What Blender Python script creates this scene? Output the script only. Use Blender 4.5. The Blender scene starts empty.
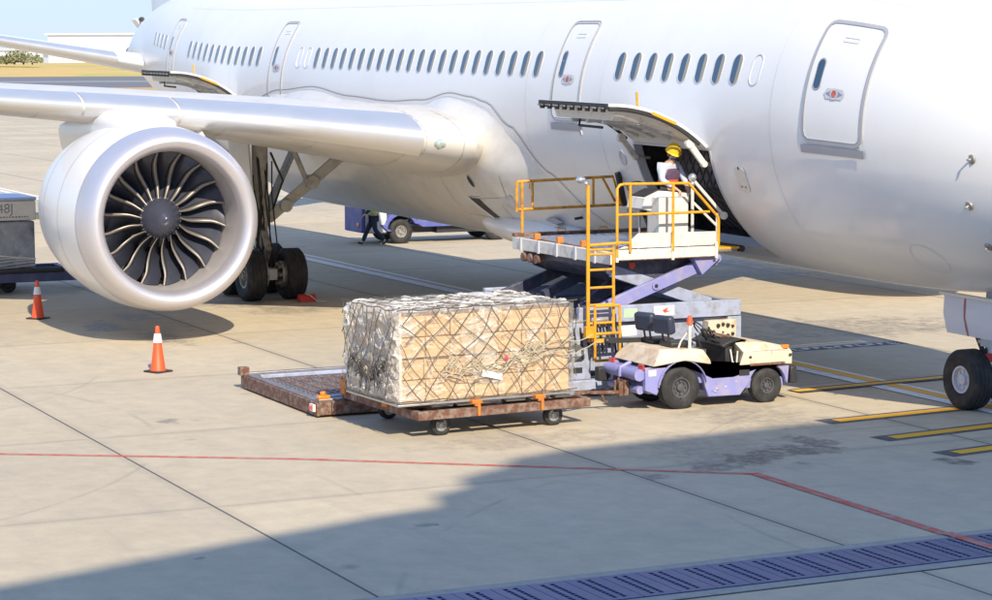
import bpy, bmesh, math, random
from mathutils import Vector, Matrix
random.seed(7)
PI=math.pi; R_=math.radians
sc=bpy.context.scene; COL=sc.collection
# ------------------------------------------------------------------ helpers
class MB:
    def __init__(s): s.v=[]; s.f=[]; s.m=[]
    def add(s,vs,fs,m=0):
        o=len(s.v); s.v+= [tuple(v) for v in vs]; s.f+= [tuple(i+o for i in f) for f in fs]; s.m+=[m]*len(fs); return s
    def box(s,c,d,rot=None,m=0):
        x,y,z=[k/2 for k in d]
        vs=[Vector((a*x,b*y,e*z)) for a in(-1,1) for b in(-1,1) for e in(-1,1)]
        if rot is not None: vs=[rot@v for v in vs]
        c=Vector(c); vs=[v+c for v in vs]
        return s.add(vs,[(0,1,3,2),(4,6,7,5),(0,4,5,1),(2,3,7,6),(0,2,6,4),(1,5,7,3)],m)
    def rng(s,a,b,m=0):   # box from corner to corner
        return s.box([(a[i]+b[i])/2 for i in range(3)],[abs(b[i]-a[i]) for i in range(3)],None,m)
    def bar(s,a,b,w,h=None,m=0,up=(0,0,1)):
        a=Vector(a); b=Vector(b); h=h or w; d=(b-a); L=d.length; d.normalize()
        up=Vector(up)
        if abs(d.dot(up))>.98: up=Vector((1,0,0)) if abs(d.x)<.9 else Vector((0,1,0))
        x=d.cross(up).normalized(); z=x.cross(d)
        M=Matrix((x,d,z)).transposed()
        return s.box((a+b)/2,(w,L,h),M,m)
    def tube(s,pts,r,n=10,m=0,closed=False,cap=True):
        pts=[Vector(p) for p in pts]; N=len(pts); rr=r if hasattr(r,'__len__') else [r]*N
        o=len(s.v); prev=None
        for i,p in enumerate(pts):
            if closed: t=(pts[(i+1)%N]-pts[i-1])
            else: t=pts[min(i+1,N-1)]-pts[max(i-1,0)]
            t.normalize()
            if prev is None:
                u=Vector((0,0,1)) if abs(t.z)<.9 else Vector((1,0,0))
            else: u=prev
            a=(u-t*u.dot(t)).normalized(); prev=a; b=t.cross(a)
            for k in range(n):
                th=2*PI*k/n; s.v.append(tuple(p+(a*math.cos(th)+b*math.sin(th))*rr[i]))
        for i in range(N if closed else N-1):
            j=(i+1)%N
            for k in range(n):
                l=(k+1)%n; s.f.append((o+i*n+k,o+i*n+l,o+j*n+l,o+j*n+k)); s.m.append(m)
        if cap and not closed:
            s.f.append(tuple(o+k for k in range(n))[::-1]); s.m.append(m)
            s.f.append(tuple(o+(N-1)*n+k for k in range(n))); s.m.append(m)
        return s
    def lathe(s,prof,c,axis='z',n=32,m=0,cap=False,ms=None,a0=0,a1=2*PI):
        # prof: list of (r,t) ; t along axis
        c=Vector(c); o=len(s.v); full=abs(a1-a0-2*PI)<1e-6; nn=n if full else n+1
        for r,t in prof:
            for k in range(nn):
                th=a0+(a1-a0)*k/n; p,q=r*math.cos(th),r*math.sin(th)
                v={'z':(p,q,t),'x':(t,p,q),'y':(q,t,p)}[axis]
                s.v.append(tuple(c+Vector(v)))
        for i in range(len(prof)-1):
            for k in range(n):
                l=(k+1)%nn; s.f.append((o+i*nn+k,o+i*nn+l,o+(i+1)*nn+l,o+(i+1)*nn+k)); s.m.append(ms[i] if ms else m)
        if cap:
            s.f.append(tuple(o+k for k in range(nn))[::-1]); s.m.append(m)
            s.f.append(tuple(o+(len(prof)-1)*nn+k for k in range(nn))); s.m.append(m)
        return s
    def loft(s,secs,m=0,closed=True,cap=False):
        o=len(s.v); n=len(secs[0])
        for q in secs: s.v+=[tuple(v) for v in q]
        for i in range(len(secs)-1):
            for k in range(n if closed else n-1):
                l=(k+1)%n; s.f.append((o+i*n+k,o+i*n+l,o+(i+1)*n+l,o+(i+1)*n+k)); s.m.append(m)
        if cap:
            s.f.append(tuple(o+k for k in range(n))[::-1]); s.m.append(m)
            s.f.append(tuple(o+(len(secs)-1)*n+k for k in range(n))); s.m.append(m)
        return s
    def prism(s,poly,axis,a,b,m=0):
        # poly 2D list in the other two axes (order kept x,y,z minus axis)
        n=len(poly)
        def P(p,t):
            if axis=='x': return (t,p[0],p[1])
            if axis=='y': return (p[0],t,p[1])
            return (p[0],p[1],t)
        vs=[P(p,a) for p in poly]+[P(p,b) for p in poly]
        fs=[tuple(range(n))[::-1],tuple(range(n,2*n))]+[(i,(i+1)%n,(i+1)%n+n,i+n) for i in range(n)]
        return s.add(vs,fs,m)
    def sphere(s,c,r,n=14,k=8,m=0,sx=1,sy=1,sz=1,top=0,bot=PI):
        prof=[(r*math.sin(top+(bot-top)*i/k),r*math.cos(top+(bot-top)*i/k)) for i in range(k+1)]
        o=len(s.v); c=Vector(c)
        for rr,t in prof:
            for j in range(n):
                th=2*PI*j/n; s.v.append((c.x+rr*math.cos(th)*sx,c.y+rr*math.sin(th)*sy,c.z+t*sz))
        for i in range(k):
            for j in range(n):
                l=(j+1)%n; s.f.append((o+i*n+j,o+(i+1)*n+j,o+(i+1)*n+l,o+i*n+l)); s.m.append(m)
        return s
    def build(s,name,mats,parent=None,smooth=None,bevel=0,bseg=2,merge=True,recalc=True,mod=None):
        me=bpy.data.meshes.new(name); off=Vector((0,0,0))
        p=parent
        while p is not None: off+=p.location; p=p.parent
        me.from_pydata([tuple(Vector(v)-off) for v in s.v],[],s.f)
        if not isinstance(mats,(list,tuple)): mats=[mats]
        for m in mats: me.materials.append(m)
        me.polygons.foreach_set('material_index',s.m)
        if merge or recalc:
            bm=bmesh.new(); bm.from_mesh(me)
            if merge: bmesh.ops.remove_doubles(bm,verts=bm.verts,dist=1e-5)
            if recalc: bmesh.ops.recalc_face_normals(bm,faces=bm.faces)
            bm.to_mesh(me); bm.free()
        me.update()
        o=bpy.data.objects.new(name,me); COL.objects.link(o)
        if parent is not None: o.parent=parent
        if bevel:
            b=o.modifiers.new('Bevel','BEVEL'); b.width=bevel; b.segments=bseg; b.limit_method='ANGLE'; b.angle_limit=R_(35)
            if smooth is None: smooth=45
        if smooth is not None:
            me.polygons.foreach_set('use_smooth',[True]*len(me.polygons))
            if smooth<180: me.set_sharp_from_angle(angle=R_(smooth))
        return o
def thing(name,label,cat,loc=(0,0,0),group=None):
    o=bpy.data.objects.new(name,None); COL.objects.link(o); o.location=loc; o.empty_display_size=.3
    o['label']=label; o['category']=cat
    if group: o['group']=group
    return o
def tag(o,label,cat,group=None):
    o['label']=label; o['category']=cat
    if group: o['group']=group
    return o
def struct(o,kind='structure'): o['kind']=kind; return o
def dup(o,parent=None,d=(0,0,0)):
    c=o.copy(); COL.objects.link(c)
    if parent is not None: c.parent=parent
    c.location=Vector(o.location)+Vector(d)
    for ch in list(o.children): dup(ch,c)
    return c
# ------------------------------------------------------------------ materials
def nt(name):
    m=bpy.data.materials.new(name); m.use_nodes=True; return m,m.node_tree.nodes,m.node_tree.links
def mat(name,col,rough=.5,metal=0,coat=0,vary=.12,vscale=3,dirt=None,damt=.35,dscale=2.5,dthr=.55,bump=0,bscale=40,fine=0,trans=0,alpha=1,emit=None,estr=0,spec=None,aniso=None,rv=.1):
    m,N,L=nt(name); b=N['Principled BSDF']
    tc=N.new('ShaderNodeTexCoord')
    n1=N.new('ShaderNodeTexNoise'); n1.inputs['Scale'].default_value=vscale; n1.inputs['Detail'].default_value=6; L.new(tc.outputs['Object'],n1.inputs['Vector'])
    c=tuple(col)+(1,)
    mx=N.new('ShaderNodeMix'); mx.data_type='RGBA'
    mx.inputs['A'].default_value=tuple(min(1,k*(1-vary)) for k in col)+(1,); mx.inputs['B'].default_value=tuple(min(1,k*(1+vary)) for k in col)+(1,)
    L.new(n1.outputs['Fac'],mx.inputs['Factor']); out=mx.outputs['Result']
    if dirt is not None:
        n2=N.new('ShaderNodeTexNoise'); n2.inputs['Scale'].default_value=dscale; n2.inputs['Detail'].default_value=9; n2.inputs['Roughness'].default_value=.65; L.new(tc.outputs['Object'],n2.inputs['Vector'])
        r=N.new('ShaderNodeMapRange'); r.inputs['From Min'].default_value=dthr-.08; r.inputs['From Max'].default_value=dthr+.12; r.inputs['To Max'].default_value=damt; L.new(n2.outputs['Fac'],r.inputs['Value'])
        m2=N.new('ShaderNodeMix'); m2.data_type='RGBA'; L.new(r.outputs['Result'],m2.inputs['Factor']); L.new(out,m2.inputs['A']); m2.inputs['B'].default_value=tuple(dirt)+(1,); out=m2.outputs['Result']
    L.new(out,b.inputs['Base Color'])
    rr=N.new('ShaderNodeMapRange'); rr.inputs['To Min'].default_value=max(0,rough-rv); rr.inputs['To Max'].default_value=min(1,rough+rv); L.new(n1.outputs['Fac'],rr.inputs['Value']); L.new(rr.outputs['Result'],b.inputs['Roughness'])
    b.inputs['Metallic'].default_value=metal; b.inputs['Coat Weight'].default_value=coat; b.inputs['Coat Roughness'].default_value=.08
    if spec is not None: b.inputs['Specular IOR Level'].default_value=spec
    if trans: b.inputs['Transmission Weight'].default_value=trans
    b.inputs['Alpha'].default_value=alpha
    if bump:
        n3=N.new('ShaderNodeTexNoise'); n3.inputs['Scale'].default_value=bscale; n3.inputs['Detail'].default_value=4; L.new(tc.outputs['Object'],n3.inputs['Vector'])
        bp=N.new('ShaderNodeBump'); bp.inputs['Strength'].default_value=bump; bp.inputs['Distance'].default_value=.02; L.new(n3.outputs['Fac'],bp.inputs['Height']); L.new(bp.outputs['Normal'],b.inputs['Normal'])
    if emit: b.inputs['Emission Color'].default_value=tuple(emit)+(1,); b.inputs['Emission Strength'].default_value=estr
    return m
M={}
M['white']=mat('white_paint',(.80,.80,.80),.32,coat=.25,vary=.02,vscale=.7,dirt=(.55,.52,.48),damt=.12,dscale=.9,dthr=.58,rv=.04)
M['fairing']=mat('grey_white_paint',(.72,.70,.67),.3,coat=.3,vary=.04,vscale=1.2,dirt=(.42,.38,.32),damt=.3,dscale=1.3,dthr=.55,rv=.06)
M['wing']=mat('wing_grey',(.62,.59,.55),.35,coat=.15,vary=.06,vscale=1,dirt=(.36,.32,.27),damt=.3,dscale=1.2,dthr=.56)
M['slat']=mat('bare_metal_edge',(.74,.74,.75),.42,metal=.75,vary=.04,vscale=2,rv=.05)
M['lip']=mat('intake_metal',(.70,.68,.72),.42,metal=.7,vary=.04,vscale=1.5,rv=.06)
M['seam']=mat('seam_grey',(.34,.34,.37),.6,vary=.1)
M['seamlight']=mat('door_edge_trim',(.56,.57,.60),.4,vary=.06)
M['dark']=mat('dark_gap',(.03,.03,.035),.6,vary=.3)
M['rubber']=mat('tyre_rubber',(.020,.020,.022),.7,vary=.3,vscale=6,dirt=(.09,.085,.08),damt=.4,dscale=5,bump=.2,bscale=60)
M['steel']=mat('gear_steel',(.45,.44,.42),.4,metal=.5,vary=.2,vscale=6,dirt=(.12,.10,.08),damt=.7,dscale=7,dthr=.5)
M['gearpaint']=mat('gear_grey_paint',(.60,.59,.56),.45,vary=.12,vscale=5,dirt=(.2,.17,.14),damt=.4,dscale=4,dthr=.55)
M['blade']=mat('fan_blade_dark',(.045,.05,.075),.3,vary=.2,coat=.4)
M['bladeedge']=mat('blade_edge_metal',(.27,.25,.235),.45,metal=.6,vary=.08)
M['spinner']=mat('spinner_dark',(.045,.05,.08),.25,coat=.5,vary=.1)
M['inletliner']=mat('inlet_liner',(.50,.47,.46),.4,metal=.3,vary=.08,vscale=3)
M['reveal']=mat('lit_window_reveal',(.34,.30,.23),.5)
M['glass']=mat('window_glass',(.02,.055,.10),.06,coat=1,vary=.3,vscale=1.3,rv=.02)
M['black']=mat('black_parts',(.03,.03,.032),.5,vary=.3,vscale=8)
M['liner']=mat('cargo_liner',(.60,.60,.60),.6,vary=.1,vscale=3,dirt=(.2,.2,.2),damt=.5)
M['orange_sign']=mat('red_paint',(.62,.05,.04),.5,vary=.1)
M['yellow']=mat('yellow_paint',(.78,.36,.02),.42,vary=.12,vscale=4,dirt=(.28,.12,.05),damt=.75,dscale=6,dthr=.60)
M['rust']=mat('rusty_steel',(.15,.068,.042),.75,vary=.45,vscale=6,dirt=(.33,.27,.23),damt=.75,dscale=8,dthr=.53,bump=.3)
M['purple']=mat('lavender_paint',(.255,.265,.56),.42,vary=.12,vscale=3,dirt=(.42,.36,.36),damt=.55,dscale=5,dthr=.56)
M['cream']=mat('cream_paint',(.70,.60,.46),.45,vary=.1,vscale=3,dirt=(.40,.22,.10),damt=.75,dscale=4,dthr=.57)
M['creamw']=mat('offwhite_paint',(.74,.71,.64),.45,vary=.07,vscale=3,dirt=(.35,.24,.15),damt=.6,dscale=6,dthr=.6)
M['bluegrey']=mat('blue_grey_paint',(.36,.41,.56),.45,vary=.12,vscale=3,dirt=(.2,.17,.15),damt=.6,dscale=5,dthr=.55)
M['navy']=mat('dark_navy_steel',(.055,.06,.10),.5,vary=.3,vscale=4,dirt=(.22,.19,.17),damt=.5,dscale=5)
M['aplate']=mat('worn_deck_plate',(.30,.30,.32),.42,metal=.5,vary=.2,vscale=6,dirt=(.2,.13,.09),damt=.6,dscale=5,dthr=.52)
M['roller']=mat('roller_metal',(.55,.54,.53),.35,metal=.8,vary=.15,vscale=8)
M['cone']=mat('cone_orange',(.86,.10,.025),.5,vary=.08,vscale=6)
M['conewhite']=mat('cone_sleeve',(.75,.75,.76),.4)
M['lampred']=mat('red_lens',(.7,.05,.02),.2,coat=1)
M['lampamber']=mat('amber_lens',(.85,.25,.02),.2,coat=1)
M['skin']=mat('skin',(.55,.33,.23),.5,vary=.06)
M['hair']=mat('black_hair',(.02,.018,.015),.5)
M['hat']=mat('yellow_helmet',(.85,.55,.02),.3,coat=.5,vary=.03)
M['vest']=mat('dark_purple_vest',(.10,.06,.12),.8,vary=.15,vscale=12)
M['vestred']=mat('orange_red_band',(.80,.10,.04),.6)
M['shirt']=mat('pale_blue_shirt',(.50,.56,.66),.8,vary=.06)
M['mask']=mat('blue_mask',(.03,.05,.25),.8)
M['trouser']=mat('dark_trousers',(.02,.025,.05),.85,vary=.2)
M['hivis']=mat('green_hivis',(.45,.80,.06),.7,vary=.08)
M['boot']=mat('black_shoes',(.015,.015,.017),.4)
M['carton']=mat('brown_carton',(.58,.38,.20),.7,vary=.09,vscale=2.5,dirt=(.70,.47,.24),damt=.4,dscale=3)
M['tape']=mat('carton_tape',(.66,.48,.26),.3,vary=.1)
M['net']=mat('cargo_net_cord',(.11,.10,.09),.8,vary=.2)
M['paper']=mat('white_paper',(.75,.75,.73),.6,vary=.05)
M['whitel']=mat('marking_white',(.80,.81,.82),.7,vary=.06,vscale=5,dirt=(.45,.43,.40),damt=.5,dscale=3,dthr=.56)
M['yellowl']=mat('marking_yellow',(.86,.44,.02),.7,vary=.06,vscale=5,dirt=(.5,.36,.16),damt=.4,dscale=4,dthr=.58)
M['blackl']=mat('marking_black',(.09,.09,.10),.75,vary=.2,vscale=5,dirt=(.3,.28,.25),damt=.4,dscale=3,dthr=.58)
M['redl']=mat('marking_red',(.55,.09,.06),.75,vary=.1,vscale=5,dirt=(.40,.30,.25),damt=.75,dscale=5,dthr=.5)
M['tanl']=mat('marking_tan',(.55,.42,.28),.75,vary=.1,vscale=5)
# ------------------------------------------------------------------ camera, light
def setup():
    t,p,ro=R_(64.811),R_(6.024),R_(-.226)
    Rv=Vector((math.cos(t),math.sin(t),0)); Fh=Vector((-math.sin(t),math.cos(t),0)); U0=Vector((0,0,1))
    F=Fh*math.cos(p)-U0*math.sin(p); U=U0*math.cos(p)+Fh*math.sin(p)
    r=Rv*math.cos(ro)+U*math.sin(ro); u=U*math.cos(ro)-Rv*math.sin(ro)
    cd=bpy.data.cameras.new('camera'); co=bpy.data.objects.new('camera',cd); COL.objects.link(co)
    mw=Matrix((r,u,-F)).transposed().to_4x4(); mw.translation=Vector((53.933,-23.817,5.899)); co.matrix_world=mw
    cd.sensor_width=36; cd.lens=36*2296/992; cd.clip_end=20000; cd.clip_start=.5; sc.camera=co
    # sun
    el=R_(37); k=R_(9)
    toward=Vector((math.cos(el)*math.cos(k),-math.cos(el)*math.sin(k),math.sin(el)))
    sd=bpy.data.lights.new('sun','SUN'); sd.energy=4.3; sd.angle=R_(.5); sd.color=(1,.875,.67)
    so=bpy.data.objects.new('sun',sd); COL.objects.link(so); so.location=(30,-20,60); so.rotation_euler=toward.to_track_quat('Z','Y').to_euler()
    w=bpy.data.worlds.new('World'); sc.world=w; w.use_nodes=True; N=w.node_tree.nodes; L=w.node_tree.links
    bg=N['Background']; sky=N.new('ShaderNodeTexSky'); sky.sky_type='NISHITA'; sky.sun_disc=False; sky.sun_elevation=el
    # Nishita azimuth: rotation measured clockwise from +Y
    sky.sun_rotation=math.atan2(toward.x,toward.y); sky.air_density=1.35; sky.dust_density=.15; sky.ozone_density=4.5; sky.altitude=10
    gm=N.new('ShaderNodeGamma'); gm.inputs['Gamma'].default_value=.38; L.new(sky.outputs['Color'],gm.inputs['Color'])
    tn=N.new('ShaderNodeMix'); tn.data_type='RGBA'; tn.blend_type='MULTIPLY'; tn.inputs['Factor'].default_value=1; tn.inputs['B'].default_value=(1.42,1.80,2.58,1); L.new(gm.outputs['Color'],tn.inputs['A']); L.new(tn.outputs['Result'],bg.inputs['Color']); bg.inputs['Strength'].default_value=.15
    sc.view_settings.view_transform='Standard'; sc.view_settings.look='None'; sc.view_settings.gamma=1; sc.view_settings.exposure=.53
    sc.view_settings.use_curve_mapping=False
    sc.cycles.max_bounces=8
setup()
# ------------------------------------------------------------------ ground
def ground_mat():
    m,N,L=nt('apron_concrete'); b=N['Principled BSDF']; tc=N.new('ShaderNodeTexCoord'); sp=N.new('ShaderNodeSeparateXYZ'); L.new(tc.outputs['Object'],sp.inputs[0])
    def math_(op,a,bv=None,c=None):
        n=N.new('ShaderNodeMath'); n.operation=op
        for i,x in enumerate((a,bv,c)):
            if x is None: continue
            if hasattr(x,'name') or hasattr(x,'links'): L.new(x,n.inputs[i])
            else: n.inputs[i].default_value=x
        return n.outputs[0]
    def noise(s,d=6,r=.55,vec=None):
        n=N.new('ShaderNodeTexNoise'); n.inputs['Scale'].default_value=s; n.inputs['Detail'].default_value=d; n.inputs['Roughness'].default_value=r
        L.new(vec or tc.outputs['Object'],n.inputs['Vector']); return n.outputs['Fac']
    def mix(f,a,bc,bl='MIX'):
        n=N.new('ShaderNodeMix'); n.data_type='RGBA'; n.blend_type=bl
        if hasattr(f,'links'): L.new(f,n.inputs['Factor'])
        else: n.inputs['Factor'].default_value=f
        for k,x in(('A',a),('B',bc)):
            if hasattr(x,'links'): L.new(x,n.inputs[k])
            else: n.inputs[k].default_value=tuple(x)+(1,)
        return n.outputs['Result']
    def rng(x,a,bb,c=0,d=1):
        n=N.new('ShaderNodeMapRange'); L.new(x,n.inputs[0]); n.inputs[1].default_value=a; n.inputs[2].default_value=bb; n.inputs[3].default_value=c; n.inputs[4].default_value=d; return n.outputs[0]
    X,Y=sp.outputs['X'],sp.outputs['Y']
    SX,SY=6.1,6.1; x0,y0=25.25,-14.45
    u=math_('DIVIDE',math_('SUBTRACT',X,x0),SX); v=math_('DIVIDE',math_('SUBTRACT',Y,y0),SY)
    fu,fv=math_('FLOOR',u),math_('FLOOR',v)
    cb=N.new('ShaderNodeCombineXYZ'); L.new(fu,cb.inputs[0]); L.new(fv,cb.inputs[1])
    wn=N.new('ShaderNodeTexWhiteNoise'); L.new(cb.outputs[0],wn.inputs['Vector']); slab=wn.outputs['Value']
    base=mix(noise(.35,5),(.475,.405,.295),(.59,.505,.375))
    base=mix(1.0,base,mix(slab,(.90,.90,.91),(1.05,1.045,1.03)),'MULTIPLY')
    base=mix(1.0,base,mix(rng(noise(2.2,9,.7),.3,.7),(.86,.86,.87),(1.07,1.07,1.06)),'MULTIPLY')
    base=mix(1.0,base,mix(noise(35,3,.7),(.9,.9,.9),(1.1,1.1,1.1)),'MULTIPLY')
    # stretched brooming/tyre streaks along X
    mp=N.new('ShaderNodeMapping'); mp.inputs['Scale'].default_value=(.12,1.6,1); L.new(tc.outputs['Object'],mp.inputs[0])
    base=mix(rng(noise(1,6,.6,mp.outputs[0]),.55,.75,0,.28),base,(.27,.255,.235))
    # curved tyre scuffs: thin rings cut by noise
    for cx_,cy_,rr_,st_ in((17.2,-22.5,9.3,.20),(31,2.5,11.4,.22),(9,-20,8.2,.16),(24.5,-27,14.6,.2),(36,-3,12.3,.25)):
        dx=math_('SUBTRACT',X,cx_); dy=math_('SUBTRACT',Y,cy_); d=math_('SQRT',math_('ADD',math_('MULTIPLY',dx,dx),math_('MULTIPLY',dy,dy)))
        k_=rng(math_('ABSOLUTE',math_('SUBTRACT',d,rr_)),.015,.06,st_,0); base=mix(math_('MULTIPLY',k_,rng(noise(.5,3),.48,.6)),base,(.12,.115,.11))
    base=mix(rng(noise(60,2,.6),.60,.70,0,.38),base,(.20,.19,.18)); base=mix(rng(noise(22,4,.7),.60,.72,0,.25),base,(.70,.64,.52))
    base=mix(rng(noise(.9,7,.62),.56,.70,0,.22),base,(.30,.28,.26))
    # stains
    spots=[(25.2,-6.1,.8,.7,.95),(24.9,-5.0,.7,.7,.95),(24.4,-4.6,.6,.5,.85),(25.6,-7.0,.5,.5,.8),(24.5,-6.3,2.0,1.4,.30),(4.5,-10.2,1.2,.5,.9),(7.0,-9.6,1.6,.5,.7),(3.0,-9.0,1.0,.5,.6),(26.8,-3.6,.4,.3,.9),(3.1,-5.3,1.0,1.2,.5),(1.2,-6.0,1.0,1,.55),(18.0,-12.9,.3,.25,.6),(25.9,-8.2,.25,.3,.7),(21.9,-4.0,1.6,1.3,.35),(22.3,-8.4,.8,2,.3),(28.2,-15.6,.12,.12,.7),(27.6,-12.4,.12,.2,.7),(12,4.5,2,3,.5),(0.3,9,2,2,.7),(-3,10,3,1,.6),(15,7,.4,1.6,.5),(13,6.5,.3,1.6,.5)]
    warp=noise(1.7,8,.65); w2=math_('MULTIPLY',math_('SUBTRACT',warp,.5),3.2)
    acc=None
    for sx,sy,rx,ry,st in spots:
        dx=math_('DIVIDE',math_('SUBTRACT',X,sx),rx); dy=math_('DIVIDE',math_('SUBTRACT',Y,sy),ry)
        d=math_('SQRT',math_('ADD',math_('MULTIPLY',dx,dx),math_('MULTIPLY',dy,dy)))
        d=math_('ADD',d,w2); k=rng(d,.55,.95,st,0)
        acc=k if acc is None else math_('MAXIMUM',acc,k)
    acc=math_('MULTIPLY',acc,rng(noise(5,8,.75),.40,.56,.18,1))
    base=mix(acc,base,(.075,.073,.078))
    # random small spots
    vo=N.new('ShaderNodeTexVoronoi'); vo.inputs['Scale'].default_value=.55; L.new(tc.outputs['Object'],vo.inputs['Vector'])
    base=mix(math_('MULTIPLY',rng(math_('ADD',vo.outputs['Distance'],math_('MULTIPLY',w2,.05)),.03,.09,.55,0),.8),base,(.15,.14,.13))
    # joints
    def line(u,wd,hw):
        fr=math_('FRACT',u); dd=math_('MINIMUM',fr,math_('SUBTRACT',1,fr)); return rng(math_('MULTIPLY',dd,wd),hw*.6,hw*1.4,1,0)
    j=math_('MAXIMUM',math_('MULTIPLY',line(math_('ADD',u,math_('MULTIPLY',math_('SUBTRACT',warp,.5),.004)),SX,.010),.5),line(v,SY,.018))
    base=mix(math_('MULTIPLY',j,.92),base,(.04,.036,.036))
    dustj=math_('MAXIMUM',line(u,SX,.12),line(v,SY,.14)); base=mix(math_('MULTIPLY',dustj,.16),base,(.2,.19,.17))
    L.new(base,b.inputs['Base Color']); b.inputs['Roughness'].default_value=.82
    L.new(rng(acc,0,1,.85,.45),b.inputs['Roughness'])
    bp=N.new('ShaderNodeBump'); bp.inputs['Strength'].default_value=.25; bp.inputs['Distance'].default_value=.01
    L.new(math_('SUBTRACT',noise(60,5,.7),math_('MULTIPLY',j,1.5)),bp.inputs['Height']); L.new(bp.outputs['Normal'],b.inputs['Normal'])
    return m
M['ground']=ground_mat()
g=MB(); g.add([(-6000,-6000,0),(900,-6000,0),(900,6000,0),(-6000,6000,0)],[(0,1,2,3)]); struct(g.build('ground',M['ground']))
def sheet(name,pts,z,m): return struct(MB().add([(x,y,z) for x,y in pts],[tuple(range(len(pts)))]).build(name,m,merge=False))
def strip(mb,a,b,w,z,m=0,o0=0,o1=0):
    a=Vector((a[0],a[1])); b=Vector((b[0],b[1])); d=(b-a).normalized(); a=a-d*o0; b=b+d*o1; n=Vector((-d.y,d.x))*w/2
    vs=[a+n,a-n,b-n,b+n]; mb.add([(v.x,v.y,z) for v in vs],[(0,1,2,3)],m)
# markings
mk=MB()
for a,b in [((22.86,-3.1),(22.40,2.6)),((24.64,-3.25),(23.95,2.6)),((26.2,-3.2),(25.4,2.6))]:
    strip(mk,a,b,.48,.004,1,.26,.28); strip(mk,a,b,.25,.008,0)
struct(mk.build('stop_line_markings',[M['yellowl'],M['blackl']],merge=False))
mk=MB(); strip(mk,(-140,.62),(40,.0-.1),.70,.012,0); strip(mk,(-140,.62),(13,.12),.20,.016,2); strip(mk,(13,.12),(40,-.1),.28,.016,1)
struct(mk.build('lead_in_line',[M['whitel'],M['yellowl'],M['tanl']],merge=False))
mk=MB(); strip(mk,(19.80,-1.95),(19.3,4.2),.42,.020,0); strip(mk,(19.80,-1.95),(19.3,4.2),.2,.024,1)
struct(mk.build('cross_line_marking',[M['blackl'],M['yellowl']],merge=False))
mk=MB(); strip(mk,(14.40,.6),(14.28,3.2),.14,.008,1); strip(mk,(14.40,.5),(14.28,3.3),.34,.004,0)
rr_=random.Random(12); strip(mk,(14.86,1.1),(14.80,3.9),.42,.004,2)
for i in range(10):
    y=1.2+i*.26; mk.rng((14.70,y,.005),(15.0-rr_.uniform(0,.12),y+.05,.008),0); mk.rng((14.70 if i%3 else 14.93,y+.05,.005),(14.76 if i%3 else 14.98,y+.17,.008),0)
    if i%2: mk.rng((14.82,y+.05,.005),(14.87,y+.15,.008),0)
struct(mk.build('apron_lettering',[M['whitel'],M['yellowl'],M['blackl']],merge=False))
mk=MB(); rp=[(12,-29),(19.89,-16.06),(22.32,-12.16),(26.36,-6.79)]
for a,b in zip(rp,rp[1:]): strip(mk,a,b,.13,.004)
strip(mk,(26.3,-6.79),(30.96,-6.86),.17,.008); strip(mk,(30.96,-6.86),(32.54,-6.88),.17,.026); strip(mk,(32.54,-6.88),(48,-6.95),.17,.008)
struct(mk.build('red_boundary_line',M['redl'],merge=False))
mk=MB(); strip(mk,(-75,1.3),(-30,-2.9),.3,.004,0); struct(mk.build('taxi_curve_line',[M['yellowl']],merge=False))
# drain trench
def grate_mat():
    m=mat('drain_iron_blue',(.065,.10,.235),.42,metal=.2,vary=.22,vscale=4,dirt=(.10,.11,.17),damt=.6,dscale=2,dthr=.5); return m
M['grate']=grate_mat(); M['curb']=mat('drain_edge_concrete',(.36,.345,.31),.9,vary=.2,vscale=12,dirt=(.22,.21,.19),damt=.4,dscale=5,bump=.3)
dr=thing('drain_channel','blue grey slotted iron drain grating set into the concrete in the foreground','drain',(31.5,-14,0))
e=MB(); e.rng((30.98,-40,.0),(31.20,20,.010)); e.rng((32.28,-40,.0),(32.5,20,.010)); e.build('concrete_edging',M['curb'],dr)
s_=MB(); s_.rng((30.95,-40,.0),(30.98,20,.004)); s_.rng((32.5,-40,0),(32.53,20,.004)); s_.rng((31.21,-40,.001),(32.27,20,.004)); s_.build('channel_gap',M['dark'],dr)
PW=.462
gp=MB()
gp.rng((31.205,0,.006),(31.29,PW-.010,.022)); gp.rng((32.19,0,.006),(32.275,PW-.010,.022))
ys=[0,.115,.170,.235,.290,PW-.010]
for i in range(len(ys)-1):
    if i in(1,3): continue
    gp.rng((31.29,ys[i],.0061),(32.19,ys[i+1],.0219))
for k in(1,3):
    for j in range(11): gp.rng((31.36+j*.082,ys[k],.006),(31.378+j*.082,ys[k+1],.0185))
proto=None
for i in range(48):
    y=-22+i*PW
    if proto is None:
        proto=gp.build('drain_grate',M['grate'],None,merge=False); proto.parent=dr; proto.location=(-31.5,14+y,0); base_g=proto
    else:
        c=proto.copy(); COL.objects.link(c); c.parent=dr; c.location=(-31.5,14+y,0)
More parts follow.
